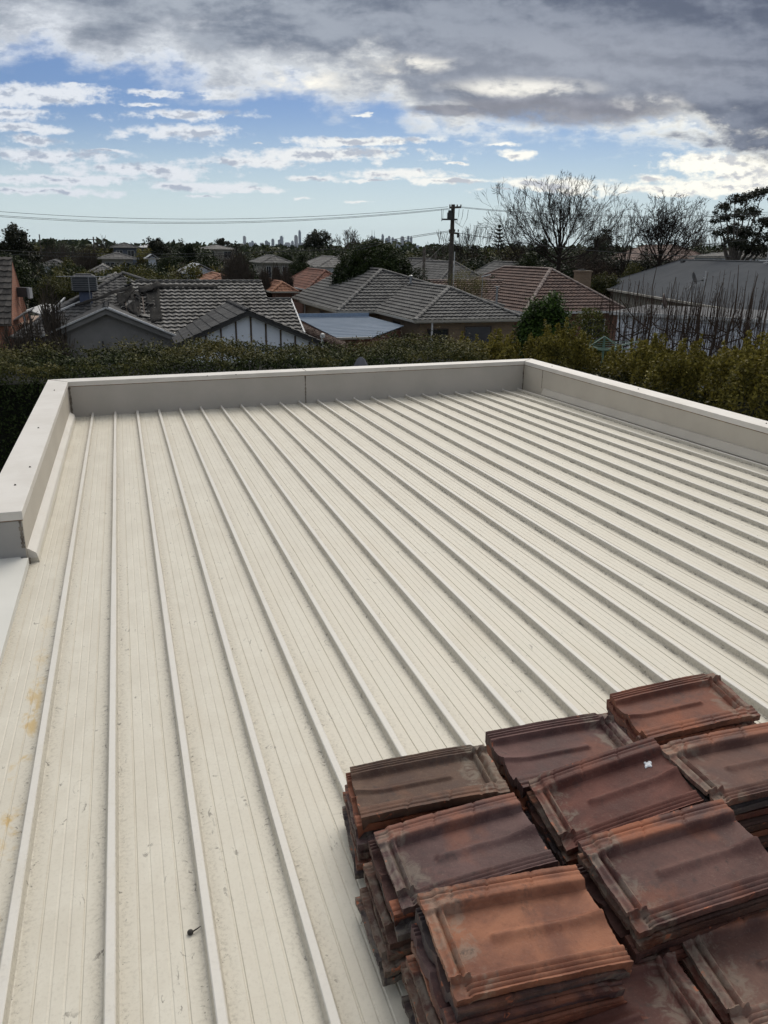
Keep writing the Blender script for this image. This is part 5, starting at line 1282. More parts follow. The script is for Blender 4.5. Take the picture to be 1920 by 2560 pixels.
leafy('conifer_bush', 'small dark conifer behind the left end of the brown tiled roof', 1246, 668, 66, 62, 'dark', zb=.8, leaf=.14, clump=.35, nleaf=5000, nclump=110)
leafy('olive_shrub', 'olive-green bushy tree above the ridge flashing of the grey metal roof', 1592, 645, 92, 78, 'olive', zb=.8, leaf=.18, clump=.55, nleaf=8000, nclump=150)
leafy('olive_shrub', 'lower olive-green shrub between the brick chimney and the grey metal roof', 1516, 664, 80, 74, 'olive', zb=.8, leaf=.17, clump=.5, nleaf=6000, nclump=130)
leafy('dark_left_tree', 'tall black-green tree at the top left edge of the skyline', 34, 549, 112, 70, 'gum', zb=2.2, leaf=.20, clump=.55, nleaf=12000, nclump=150)
leafy('left_green_tree', 'dark green tree behind the brick gable at the left edge', 26, 606, 110, 58, 'mid', zb=1.0, leaf=.18, clump=.6, nleaf=9000, nclump=130)
leafy('left_low_tree', 'shadowy tree between the brick gable and the olive clump', 92, 640, 70, 60, 'dark', zb=.8, leaf=.16, clump=.5, nleaf=6000, nclump=90)
leafy('round_olive_tree', 'rounded dull olive tree on the left below the bare brown wood', 168, 634, 62, 84, 'olive', zb=1.0, leaf=.2, clump=.5, nleaf=5000, nclump=90)
leafy('dark_clump_tree', 'small dark pointed tree on the left skyline', 118, 580, 42, 110, 'dark', zb=2, leaf=.25, clump=.5, nleaf=2500, nclump=45)
leafy('round_crown_tree', 'rounded dark green crown right of the white gabled shed', 424, 621, 92, 80, 'mid', zb=1.2, leaf=.17, clump=.4, nleaf=11000, nclump=260, shell=.8)
leafy('skyline_gum', 'spreading dark gum on the skyline left of the twin dark conifers', 392, 584, 76, 112, 'gum', zb=3, leaf=.26, clump=.65, nleaf=5000, nclump=70)
leafy('dark_conifer', 'left one of the two blunt dark conifers on the skyline', 451, 590, 26, 104, 'dark', zb=1.5, leaf=.22, clump=.4, nleaf=3200, nclump=70, shell=.6)
leafy('dark_conifer', 'right and taller one of the two blunt dark conifers on the skyline', 470, 585, 34, 100, 'dark', zb=1.5, leaf=.22, clump=.4, nleaf=4200, nclump=90, shell=.6)
leafy('pale_bush', 'pale olive bush beside the dark two-storey house', 356, 604, 46, 108, 'wisp', zb=2, leaf=.22, clump=.5, nleaf=2600, nclump=60)
leafy('small_skyline_gum', 'small umbrella-shaped gum on the skyline left of the first city towers', 562, 592, 44, 200, 'gum', zb=6, leaf=.4, clump=.7, nleaf=1500, nclump=22)
leafy('pencil_cypress', 'thin pencil cypress on the skyline beside the first city tower', 588, 592, 7, 150, 'dark', zb=1, leaf=.3, clump=.28, nleaf=900, nclump=60)
leafy('great_round_tree', 'large dark round-topped tree standing between the two groups of city towers', 796, 568, 92, 180, 'gum', zb=3, leaf=.36, clump=1.0, nleaf=11000, nclump=180, shell=.75)
leafy('skyline_bush', 'low dark bush on the skyline right of the great round tree', 925, 589, 50, 175, 'dark', zb=3, leaf=.35, clump=.9, nleaf=2500, nclump=50)
leafy('leaning_green_tree', 'mid-green tree behind the two-storey pale house', 748, 620, 66, 88, 'mid', zb=1.2, leaf=.19, clump=.5, nleaf=6500, nclump=100)
leafy('flat_green_tree', 'broad low green tree left of the leaning green tree', 712, 619, 70, 110, 'mid', zb=2, leaf=.24, clump=.6, nleaf=4500, nclump=80)
leafy('yellow_bush', 'small yellow-green bush at the left shoulder of the dome tree', 872, 612, 46, 72, 'olive', zb=1.4, leaf=.18, clump=.4, nleaf=3500, nclump=70)
leafy('behind_bare_tree', 'dark round tree behind the trunk of the big bare tree', 1352, 573, 66, 120, 'dark', zb=2, leaf=.26, clump=.6, nleaf=6500, nclump=120)
leafy('block_tree', 'dark blocky tree on the skyline between the two big bare trees', 1519, 556, 38, 118, 'dark', zb=2, leaf=.26, clump=.6, nleaf=3600, nclump=60)
leafy('loose_skyline_tree', 'loose green tree right of the dark blocky tree', 1548, 571, 34, 120, 'mid', zb=2, leaf=.26, clump=.6, nleaf=1800, nclump=30)
leafy('dark_mass_tree', 'wide dark tree under the right hand bare tree', 1688, 588, 120, 128, 'dark', zb=1.5, leaf=.28, clump=.7, nleaf=7000, nclump=120)
def big_gum():
    Y = 68; p = at(1868, 470, Y); h = p.z; root = thing('big_gum_tree', 'large dark gum tree with open leaf clumps at the right edge of the skyline', 'tree', (p.x, Y, 0))
    rr = random.Random(5); b = MB(); b.tube([(0, 0, -.1), (.1, 0, 3), (-.2, 0, 6)], [.4, .32, .26], 8); b.build('trunk', barkp, root)
    cl = [(1800, 548, 30, 24), (1815, 520, 28, 22), (1838, 500, 30, 18), (1868, 492, 34, 20), (1905, 486, 36, 20), (1945, 500, 40, 30), (1848, 540, 32, 26), (1880, 528, 30, 22), (1828, 575, 34, 24), (1862, 590, 44, 34), (1908, 560, 36, 32), (1835, 612, 44, 30), (1880, 625, 60, 34), (1930, 600, 50, 40), (1960, 545, 40, 30), (1800, 585, 22, 18)]
    b = MB(); Cs, Ns = [], []; r = np.random.default_rng(3)
    for (px, py, a, c) in cl:
        yy = rr.uniform(-1.8, 1.8); q = at(px, py, Y + yy); q = q - Vector((p.x, Y, 0)); k = .035
        b.tube([(-.1, 0, 5.), Vector((-.1, 0, 5.)).lerp(q, .5) + Vector((0, 0, -.4)), q], [.16, .09, .03], 5)
        n = int(a * c * 1.1); blobs = [(q.x, q.y, q.z, a * Y / F * .8, a * Y / F * .8, c * Y / F * .75)]
        C, N_ = crown_pts(blobs, max(8, int(a * c / 55)), n, .42, int(px), .3, .8); Cs.append(C); Ns.append(N_)
    b.build('limbs', barkp, root); part('crown', leaf_mesh('crown', np.concatenate(Cs), np.concatenate(Ns), .2, .42, LM['gum'], .8, seed=6), root)
big_gum()
# --- bare winter trees
def aimed(name, label, bx, by, Y, limbs, seed, r0=.21, zfork=None, twig=.012, depth=4, dl=.85, ang=.5):
    """bare tree whose main limbs run to measured crown points; side limbs and twigs grow off them"""
    rr = random.Random(seed); base = at(bx, by, Y); root = thing(name, label, 'tree', (base.x, Y, 0)); O_ = Vector((base.x, Y, 0)); zf = base.z
    b = MB(); b.tube([(.05, 0, -.1), (0, 0, zf * .5), (0, 0, zf)], [r0 * 1.25, r0, r0 * .9], 10); b.build('trunk', barkd, root); b = MB()
    P = dict(wob=.15, up=.045, tap=.68, kids=(2, 2, 3), ang=ang, len=.72, rmin=twig)
    for (px, py, f0, w, sag) in limbs:
        dy = rr.uniform(-1, 1) * 2.4; e = at(px, py, Y + dy) - O_; s0 = Vector((0, 0, zf * f0)); L = (e - s0).length
        c1 = s0 + (e - s0) * .38 + Vector(((e.x) * sag, dy * .1, -abs(e.x) * sag * .55)); pts = []
        for i in range(10):
            t = i / 9; q = s0 * (1 - t) ** 2 + c1 * 2 * t * (1 - t) + e * t * t; pts.append(q + Vector((rr.uniform(-1, 1), rr.uniform(-1, 1), rr.uniform(-1, 1))) * .07 * (0 < i < 9))
        rad = [r0 * w * (1 - .93 * (i / 9) ** .8) + twig for i in range(10)]; b.tube(pts, rad, 7, False)
        for i in range(3, 10):
            for k in range(rr.choice((2, 2, 3)) if i < 9 else 3):
                d = (pts[i] - pts[i - 1]).normalized(); ax = d.orthogonal().normalized(); ax.rotate(Matrix.Rotation(rr.uniform(0, 6.28), 3, d)); nd = d.copy(); nd.rotate(Matrix.Rotation(rr.uniform(.3, .85), 3, ax)); nd = (nd + Vector((0, 0, .15))).normalized()
                bare_branches(b, pts[i - 1].lerp(pts[i], rr.random()), nd, min(1.6, L * .13) * dl / .62 * (1 - .35 * i / 9), max(twig, rad[i] * .55), depth - (i > 6), rr, P)
    b.build('branches', barkd, root); return root
aimed('big_bare_tree', 'great bare spreading tree, the tallest on the skyline, right of the power pole', 1400, 622, 76,
      [(1402, 470, 1., .62, 0), (1432, 474, .98, .5, .1), (1368, 480, .96, .5, .1), (1462, 486, .95, .42, .2), (1335, 496, .93, .42, .2), (1482, 526, .9, .36, .25), (1306, 522, .86, .40, .25), (1290, 540, .8, .34, .3), (1545, 546, .85, .40, .35), (1530, 570, .8, .3, .3), (1246, 534, .55, .45, .35), (1262, 590, .6, .26, .3), (1385, 504, .99, .4, .0), (1448, 519, .95, .34, .1), (1500, 610, .7, .24, .3), (1350, 544, .9, .3, .1), (1515, 504, .85, .3, .2), (1275, 504, .8, .3, .2)], 12, dl=1.0)
aimed('second_bare_tree', 'dense twiggy bare tree with a flat top, right of the great bare tree', 1650, 640, 82,
      [(1630, 520, 1., .55, 0), (1668, 512, .98, .5, .1), (1700, 518, .95, .45, .2), (1600, 540, .9, .42, .2), (1745, 545, .9, .42, .35), (1770, 560, .8, .36, .3), (1585, 575, .8, .32, .3), (1720, 590, .8, .32, .25), (1655, 560, .95, .4, .1), (1690, 560, .9, .34, .1), (1615, 560, .9, .34, .1), (1730, 530, .9, .36, .2), (1645, 535, .95, .36, .1), (1685, 535, .95, .36, .1)], 5, dl=1.0, r0=.18, twig=.015, ang=.65)
bare('slim_bare_tree', 'slimmer bare tree with one spike rising at the left of the dense bare tree', 1580, 487, 70, 86, trunk_f=.3, depth=5, limbs=6, seed=8, ang=.5, fan=.8, rmin=.018, up=.04, mat=barkd)
bare('pole_bare_tree', 'rounded bare tree just right of the power pole', 1190, 552, 104, 108, trunk_f=.25, depth=6, limbs=8, seed=14, ang=.42, fan=1.0, rmin=.02, up=.06, kids=(2, 2, 3), mat=barkd)
bare('far_bare_tree', 'fine bare tree on the skyline right of the great round tree', 872, 566, 84, 190, trunk_f=.25, depth=5, limbs=8, seed=15, ang=.5, fan=1.0, rmin=.05, kids=(2, 3), mat=bark)
bare('left_bare_skyline', 'small bare tree on the left skyline above the pale bush', 246, 584, 36, 150, depth=4, limbs=6, seed=16, rmin=.05, kids=(2, 3))
bare('pole_left_bare', 'faint bare tree left of the power pole', 1108, 572, 60, 170, depth=5, limbs=6, seed=17, rmin=.045, kids=(2, 2, 3))
bare('right_faint_bare', 'faint pale bare tree left of the big gum', 1745, 570, 50, 140, depth=5, limbs=6, seed=18, rmin=.04, kids=(2, 3), mat=barkp)
bare('right_edge_bare', 'second faint bare tree beside the big gum', 1790, 560, 44, 146, depth=5, limbs=6, seed=19, rmin=.04, kids=(2, 3), mat=barkp)
def brush_tree(label, px, ytop, wpx, Y, seed, dens=1, zb=.4):
    """upright twiggy winter crown, many fine stems"""
    top = at(px, ytop, Y); h = top.z; w = wpx * Y / F; rr = random.Random(seed); root = thing('twiggy_tree', label, 'tree', (top.x, Y, 0))
    b = MB(); b.tube([(0, 0, -.1), (0, 0, h * .25)], [.16, .13], 6); b.build('trunk', bark, root); b = MB()
    for i in range(int(230 * dens)):
        a = rr.uniform(0, 6.28); r_ = rr.uniform(.05, 1) ** .6; e = Vector((math.cos(a) * r_ * w / 2, math.sin(a) * r_ * w / 2, h * (1 - .28 * r_ ** 2) * rr.uniform(.8, 1.))); s2 = Vector((0, 0, h * rr.uniform(.12, .4)))
        m = s2.lerp(e, .5) + Vector((e.x, e.y, -.1 * h)) * .22; b.tube([s2, m, e], [.04, .022, .010], 3, False)
        for j in range(3): q = m.lerp(e, rr.random()); b.tube([q, q + Vector((rr.uniform(-1, 1) * .25, rr.uniform(-1, 1) * .25, rr.uniform(.2, .6)))], [.012, .008], 3, False)
    b.build('branches', bark, root); return root
brush_tree('dense brown upright bare tree behind the ridge of the torn house', 590, 612, 82, 54, 3, 2.2)
for k, (px, yt, w, Y, lab) in enumerate([(660, 660, 36, 62, 'small brown bare shrub left of the red roofed house'), (690, 655, 34, 64, 'bare shrub above the gable of the red roofed house'), (716, 662, 34, 66, 'bare shrub in front of the pale hipped house'), (142, 592, 120, 92, 'wide brown bare thicket on the left skyline'), (212, 600, 60, 98, 'brown bare tree left of the small street pole')]):
    brush_tree(lab, px, yt, w, Y, 20 + k, 1.2)
for k, (px, yt, w, Y, lab) in enumerate([(22, 800, 80, 27, 'leafless thin shrub in front of the brick gable'), (70, 770, 90, 28, 'leafless shrub right of the white awning'), (118, 705, 70, 33, 'tall thin bare shrub left of the torn roof'), (150, 820, 70, 26, 'low bare twigs beside the left gable')]):
    brush_tree(lab, px, yt, w, Y, 40 + k, .38)
# --- the pleached pear row
def pear(px, ytop, Y, seed, label, wid=1.9):
    rr = random.Random(seed); top = at(px, ytop, Y); h = top.z; root = thing('bare_pear_tree', label, 'tree', (top.x, Y, 0), 0, 'bare espaliered pear trees in a row')
    b = MB(); tp = [Vector((rr.uniform(-.07, .07), 0, h * i_ / 9 - .05)) for i_ in range(10)]
    b.tube(tp, [.09, .082, .075, .068, .058, .046, .034, .024, .015, .008], 7); b.build('trunk', barkl, root); b = MB()
    def spurs(p, q, n):
        for i in range(n): a = p.lerp(q, rr.random()); b.tube([a, a + Vector((rr.uniform(-.07, .07), rr.uniform(-.07, .07), rr.uniform(.0, .07)))], [.006, .004], 3, False)
    for k in range(12):
        z = 1.3 + k * .24 + rr.uniform(-.1, .1); s2 = -1 if k % 2 else 1; L = wid / 2 * rr.uniform(.35, 1.1); z2 = z + L * rr.uniform(.4, 1.)
        a = Vector((0, 0, z)); e = Vector((s2 * L, rr.uniform(-.25, .25), z2)); m = a.lerp(e, .5) + Vector((0, 0, -.12))
        b.tube([a, m, e], [.026, .019, .013], 5, False); spurs(m, e, 6)
        for j in range(rr.choice((2, 2, 3))):
            st = m.lerp(e, rr.uniform(0., 1.)); hh = h * rr.uniform(.80, .97); hh = max(hh, st.z + .4); en = Vector((st.x + rr.uniform(-.07, .09), st.y + rr.uniform(-.1, .1), hh))
            J = lambda q_: q_ + Vector((rr.uniform(-.045, .045), rr.uniform(-.03, .03), 0)); b.tube([st, J(st.lerp(en, .2)), J(st.lerp(en, .4)), J(st.lerp(en, .6)), J(st.lerp(en, .8)), en], [.0135, .012, .0105, .009, .0075, .005], 3, False); spurs(st, en, 6)
    for k in range(40):
        p = Vector((rr.uniform(-wid, wid) * .5, rr.uniform(-.2, .2), rr.uniform(2, 4.2))); b.tube([p, p + Vector((rr.uniform(-.4, .4), rr.uniform(-.2, .2), rr.uniform(-.1, .4))), p + Vector((rr.uniform(-.6, .6), 0, rr.uniform(-.1, .5)))], [.008, .006, .004], 3, False)
    b.build('branches', barkl, root)
for k, (px, yt, lab) in enumerate([(1560, 696, 'leftmost bare pear tree of the row, just right of the topiary'), (1598, 700, 'second bare pear tree from the left of the row'), (1642, 662, 'bare pear tree with the tall central leader, in front of the low mesh dish'), (1686, 688, 'fourth bare pear tree, left of the black dish'), (1728, 700, 'fifth bare pear tree, below the black dish'), (1768, 676, 'sixth bare pear tree, below the white whip antenna'), (1806, 690, 'seventh bare pear tree, with a forked trunk'), (1850, 658, 'eighth and tallest bare pear tree of the row'), (1892, 682, 'ninth bare pear tree, near the right edge'), (1932, 676, 'last bare pear tree, cut by the right edge')]):
    pear(px, yt, 26.5 - k * .28, 100 + k, lab)
# --- palm, Norfolk pine
def palm():
    Y = 96; p = at(1494, 580, Y); root = thing('palm_tree', 'palm with arching fronds between the two big bare trees', 'tree', (p.x, Y, 0)); h = p.z - 1
    b = MB(); b.tube([(0, 0, 0), (0, 0, h)], [.3, .26], 8); b.build('trunk', bark, root); rr = random.Random(1); b = MB()
    for i in range(34):
        a = rr.uniform(0, 6.28); el = rr.uniform(-.2, 1.2); L = 2.1; q = Vector((0, 0, h)); d = Vector((math.cos(a) * math.cos(el), math.sin(a) * math.cos(el), math.sin(el)))
        pts = []
        for j in range(6): pts.append(q.copy()); q = q + d * L / 5; d = (d + Vector((0, 0, -.32))).normalized()
        for j in range(5):
            m = pts[j + 1] - pts[j]; sd_ = m.cross(Vector((0, 0, 1))).normalized()
            for s2 in (-1, 1):
                for e in range(3): o = pts[j].lerp(pts[j + 1], e / 3); b.add([o, o + m * .16, o + sd_ * s2 * .42 + m * .3 + Vector((0, 0, -.22))], [(0, 1, 2)])
        b.tube(pts, .02, 3, False)
    b.build('fronds', LM['dark'], root)
palm()
def norfolk():
    Y = 140; p = at(1249, 566, Y); root = thing('norfolk_pine', 'tiered Norfolk pine silhouette left of the great bare tree', 'tree', (p.x, Y, 0)); h = p.z
    b = MB(); b.tube([(0, 0, 0), (0, 0, h)], [.25, .04], 6); b.build('trunk', bark, root); r = np.random.default_rng(2); Cs = []
    for k in range(11):
        z = h - .15 - k * (h * .055); R_ = .25 + k * .22
        for a in np.linspace(0, 6.28, 8)[:-1] + k: t = r.uniform(.1, 1, 60); Cs.append(np.stack([np.cos(a) * t * R_ + r.normal(0, .05, 60), np.sin(a) * t * R_ + r.normal(0, .05, 60), z + t ** 2 * .32 + r.normal(0, .05, 60)], 1))
    C = np.concatenate(Cs); part('crown', leaf_mesh('crown', C, np.tile([0, 0, 1.], (len(C), 1)), .22, .5, LM['dark'], .8, seed=3), root)
norfolk()
# --- the leafy suburb behind: crowns one can tell apart, then the far wood as one mass
def suburb():
    r = random.Random(21); protos = []
    for k, (mt, w, h) in enumerate([('dark', 8, 8), ('mid', 9, 7), ('gum', 8, 9.5), ('olive', 7, 6), ('twig', 8, 8)]):
        root = thing('suburb_tree', ['dark green tree', 'mid-green tree', 'dull gum', 'olive tree', 'brown leafless tree'][k] + ' among the rooftops of the far suburb', 'tree', (0, 0, 0), 0, 'trees of the far suburb')
        bl = [(0, 0, h * .6, w * .4, w * .4, h * .36)] + [(r.uniform(-.3, .3) * w, r.uniform(-.3, .3) * w, h * r.uniform(.42, .72), w * .25, w * .25, h * .2) for _ in range(6)]
        C, N_ = crown_pts(bl, 90, 3400, .9, 30 + k, .68, .85); trunk_mesh(h * .7, .2, k, 6).build('trunk', bark, root)
        part('crown', leaf_mesh('crown', C, N_, .36 if mt != 'twig' else .5, .55 if mt != 'twig' else .10, LM[mt], .8, seed=70 + k), root); protos.append((root, h))
    used = set()
    KN = ['dark green tree', 'mid-green tree', 'dull gum', 'olive tree', 'brown leafless tree']
    LMK = [(0, 'beyond the brick gable'), (150, 'beyond the evaporative cooler'), (300, 'beyond the torn roof peak'), (430, 'beyond the twin dark conifers'), (560, 'beneath the left city towers'), (720, 'around the great round tree'), (860, 'beneath the right city towers'), (1040, 'behind the power pole'), (1200, 'beyond the brown tiled roof'), (1330, 'behind the great bare tree trunk'), (1480, 'beyond the palm'), (1600, 'under the second bare tree'), (1780, 'near the big gum')]
    def lab_(k, px, Y, h): return ('tall ' if h > 8.6 else 'low ' if h < 6.6 else '') + KN[k] + (' far off ' if Y > 200 else ' at middle distance ' if Y > 112 else ' among the nearer roofs ') + [t_ for q_, t_ in LMK if px >= q_ or q_ == 0][-1]
    for i in range(250):
        Y = 112 * (3.6 ** r.random()); px = r.uniform(-40, 1960); k = r.choice((0, 0, 1, 1, 2, 3, 4, 4)); root, h = protos[k]
        zt_ = at(px, r.uniform(606, 636) + (8 if 500 < px < 1080 else 0), Y).z; s_ = min(1.6, max(.45, zt_ / h)) ; p = at(px, 640, Y); loc = (p.x, Y, 0)
        sc3 = (s_ * r.uniform(.85, 1.25),) * 2 + (s_,)
        if k in used: dup(root, loc, r.uniform(0, 6.28), sc3, lab_(k, px, Y, s_ * h))
        else: root.location = loc; root.scale = sc3; used.add(k); root['label'] = lab_(k, px, Y, s_ * h)
    for i in range(105):     # lower garden trees between the middle houses
        Y = r.uniform(64, 112); px = r.choice((r.uniform(-20, 640), r.uniform(-20, 1960))); k = r.choice((0, 1, 3, 4)); root, h = protos[k]
        zt_ = at(px, r.uniform(646, 690), Y).z; s_ = max(.3, min(1., zt_ / h)); p = at(px, 660, Y)
        if 690 < px < 1060 or px > 1400: continue
        dup(root, (p.x, Y, 0), r.uniform(0, 6.28), (s_ * .8, s_ * .8, s_), lab_(k, px, Y, s_ * h))
    for i in range(34):     # brown winter growth and dark crowns under the bare trees
        Y = r.uniform(90, 112); px = r.uniform(1050, 1800); k = r.choice((4, 4, 0, 2)); root, h = protos[k]
        zt_ = at(px, r.uniform(618, 648), Y).z; s_ = max(.3, min(1.2, zt_ / h)); p = at(px, 660, Y); dup(root, (p.x, Y, 0), r.uniform(0, 6.28), (s_, s_, s_), lab_(k, px, Y, s_ * h))
    g_ = np.random.default_rng(77); n = 52000; Y = 420 * (8 ** g_.uniform(0, 1, n)); X = Y * g_.uniform(-.62, .62, n)
    hh = 7.0 + 2.2 * np.sin(X / 23 + Y / 31) + 1.8 * np.sin(X / 9.3 + Y / 17) + 1.2 * np.sin(X / 4.1); z = hh * g_.uniform(0, 1, n) ** .5
    C = np.stack([X, Y, z], 1); o = bpy.data.objects.new('distant_wood', leaf_mesh('distant_wood', C, np.tile([0, -1., .5], (n, 1)), 4.2, .6, LM['mid'], .7, seed=78)); col.objects.link(o); tag(o, 'far off belt of suburban trees merging along the horizon', 'trees', None, 'stuff')
suburb()
# ------------------------------------------------------------------ power pole and wires
def power_pole():
    Y = 55.; t = at(1133, 511, Y); root = thing('power_pole', 'tall timber power pole with two crossarms and a switch, right of the city towers', 'power pole', (t.x, Y, 0)); h = t.z
    wood = plain('weathered_wood', (.095, .082, .068), .9, (.05, .042, .035), 8); por = plain('insulator_brown', (.05, .03, .025), .4); X = lambda px: at(px, 560, Y).x - t.x; Z = lambda py: at(1133, py, Y).z
    b = MB(); b.tube([(-.06, 0, 0), (-.02, 0, h * .5), (0, 0, h)], [.19, .165, .13], 10); b.build('pole', wood, root)
    A1, A2, A3 = Z(520), Z(549), Z(582)
    b = MB(); b.bar((X(1122), -.5, A1), (X(1152), .9, A1 + .1), .11, .13); b.build('crossarm', wood, root)
    b = MB(); b.bar((X(1104), -.22, A2), (X(1142), -.22, A2), .09, .10); b.build('crossarm', trimd, root)
    b = MB(); b.bar((X(1123), -.2, A3), (X(1149), -.2, A3 - .05), .10, .12); b.build('crossarm', wood, root)
    b = MB(); b.box(X(1117), X(1129), -.42, -.02, A2 + .05, A2 + .42); b.box(X(1119), X(1127), -.36, -.1, A2 + .42, A2 + .56); b.build('switch_box', trimd, root)
    b = MB(); b.box(X(1143), X(1149), -.3, -.05, A3 - .3, A3 - .05); b.build('fuse_box', trimd, root)
    for (px, z) in ((1123, A1), (1130, A1), (1141, A1), (1150, A1), (1124, A3), (1137, A3), (1146, A3)):
        b = MB(); b.lathe([(.02, .05), (.05, .08), (.03, .11), (.055, .14), (.03, .17), (.05, .20), (0, .23)], 8, Matrix.Translation((X(px), -.1, z))); b.build('insulator', por, root)
    for (a, c, sag) in (((1104, 522), (1106, 549), 1), ((1108, 522), (1106, 549), .4), ((1125, 524), (1119, 549), .3), ((1148, 522), (1138, 552), .9), ((1158, 523), (1138, 554), 1.3), ((1171, 524), (1138, 556), 1.8)):
        p, q = at(*a, Y - .2) - Vector((t.x, Y, 0)), at(*c, Y - .2) - Vector((t.x, Y, 0)); m = p.lerp(q, .75) + Vector(((p.x - q.x) * .35, 0, -.28 * sag)); b = MB(); b.tube([p, p.lerp(m, .5) + Vector(((p.x - q.x) * .12, 0, 0)), m, q], .014, 5); b.build('jumper_cable', trimd, root)
    b = MB(); b.tube([(.2, -.2, 0), (.2, -.2, A3 - 1.2)], .035, 6); b.build('conduit', trimw, root)
power_pole()
wirem = plain('wire_dark', (.035, .037, .04), .5)
def wire(name, label, pts, Y, r_=.012, yf=None):
    """a sagging parabola in its own vertical plane through three measured points; Y may vary along it"""
    xs = [p[0] for p in pts]; ys = [p[1] for p in pts]; co = np.polyfit(xs, ys, len(pts) - 1); b = MB(); path = []
    for i in range(33): px = xs[0] + (xs[-1] - xs[0]) * i / 32; path.append(at(px, float(np.polyval(co, px)), Y if yf is None else Y + (yf - Y) * i / 32))
    b.tube(path, r_, 4); tag(b.build(name, wirem), label, 'cable', 'overhead wires')
wire('overhead_wire', 'upper left overhead wire, the highest of the three', [(1120, 517), (640, 546), (-60, 524)], 55)
wire('overhead_wire', 'middle of the three upper left overhead wires', [(1122, 521), (640, 553), (-60, 534)], 55)
wire('overhead_wire', 'lowest of the three upper left overhead wires', [(1124, 523), (640, 556), (-60, 537)], 54.6)
wire('overhead_wire', 'upper wire running right from the pole behind the great bare tree', [(1141, 516), (1420, 536), (1980, 526)], 55.6)
wire('overhead_wire', 'lower wire running right from the pole behind the great bare tree', [(1150, 519), (1420, 539), (1980, 531)], 55.9)
wire('overhead_wire', 'low wire from the pole towards the city towers, upper one', [(1124, 577), (1010, 594), (880, 620)], 55, .014)
wire('overhead_wire', 'low wire from the pole towards the city towers, lower one', [(1124, 580), (1010, 598), (890, 626)], 55.3, .014)
wire('service_wire', 'thin service wire crossing the trees from pole to the metal roof', [(1150, 583), (1500, 628), (1830, 641)], 54, .018, 50)
wire('service_wire', 'long faint wire crossing the left hand trees', [(-40, 624), (420, 635), (880, 620)], 56, .016)
wire('service_wire', 'second faint wire just below it across the left hand trees', [(-40, 632), (300, 643), (640, 634)], 57, .014)
wire('service_wire', 'service wire dropping from the pole to the grey hipped roof', [(1128, 594), (1080, 640), (1010, 702)], 54, .014, 48)
wire('service_wire', 'short wires passing in front of the big gum', [(1700, 616), (1830, 604), (1960, 585)], 60, .018)
def small_pole(px, ytop, Y, label, arm=True):
    t = at(px, ytop, Y); root = thing('street_pole', label, 'pole', (t.x, Y, 0)); b = MB(); b.tube([(0, 0, 0), (0, 0, t.z)], [.16, .11], 8); b.build('pole', barkp, root)
    if arm: b = MB(); b.bar((-.9, 0, t.z - .4), (.9, 0, t.z - .4), .12, .12); b.build('crossarm', bark, root)
small_pole(233, 592, 130, 'small distant street pole with one crossarm on the left skyline'); small_pole(1061, 616, 66, 'plain grey pole left of the power pole', False); small_pole(98, 586, 150, 'tiny distant pole at the far left skyline', False); small_pole(1089, 632, 82, 'low pole with a crossarm between the grey pole and the power pole')
# ------------------------------------------------------------------ things in the gardens
def hoist():
    Y = 24.; c = at(1509, 866, Y); root = thing('rotary_clothes_line', 'green rotary clothes line with open wire arms behind the golden shrubs', 'clothes line', (c.x, Y, 0), .3)
    gm = plain('green_enamel', (.13, .22, .17), .5); z = c.z; zt_ = at(1509, 841, Y).z
    b = MB(); b.tube([(0, 0, 0), (0, 0, zt_)], .035, 8); b.build('post', gm, root)
    for k in range(4):
        a = k * math.pi / 2 + .25; e = Vector((math.cos(a) * 1.45, math.sin(a) * 1.45, z + .08)); b = MB(); b.tube([(0, 0, z - .12), e], .022, 6); b.tube([(0, 0, zt_), e * .42 + Vector((0, 0, z * .58))], .014, 5); b.build('arm', gm, root)
    b = MB()
    for f in (.35, .55, .75, .97):
        ps = [Vector((math.cos(k * math.pi / 2 + .25) * 1.45 * f, math.sin(k * math.pi / 2 + .25) * 1.45 * f, z - .12 + .2 * f)) for k in range(4)]
        for k in range(4): b.tube([ps[k], (ps[k] + ps[(k + 1) % 4]) / 2 + Vector((0, 0, -.03)), ps[(k + 1) % 4]], .008, 4)
    b.build('line', gm, root)
hoist()
def parasol():
    u, v = 2.9, 9.72; p = uvz(u, v, 0); h = zfor(u, v, 892); root = thing('closed_parasol', 'closed grey parasol cover poking up just behind the far parapet', 'parasol', p, .4)
    fab = plain('grey_cover_fabric', (.13, .135, .155), .85, (.10, .105, .12), 6, .3, 20); b = MB(); n = 18; vs = []
    pr = [(.115, h - 1.7), (.13, h - .8), (.115, h - .35), (.085, h - .15), (.04, h - .03), (.012, h)]
    for r_, z in pr:
        for k in range(n): a = 2 * math.pi * k / n; q = r_ * (1 + .22 * math.cos(a * 5 + z * 2)); vs.append((q * math.cos(a) * 1.25 + (h - z) * .03, q * math.sin(a) * .8, z))
    b.add(vs, [(i * n + k, i * n + (k + 1) % n, (i + 1) * n + (k + 1) % n, (i + 1) * n + k) for i in range(len(pr) - 1) for k in range(n)]); b.build('cover', fab, root, True)
    b = MB(); b.tube([(0, 0, 0), (0, 0, h - .6)], .025, 8); b.build('pole', gal, root)
parasol()
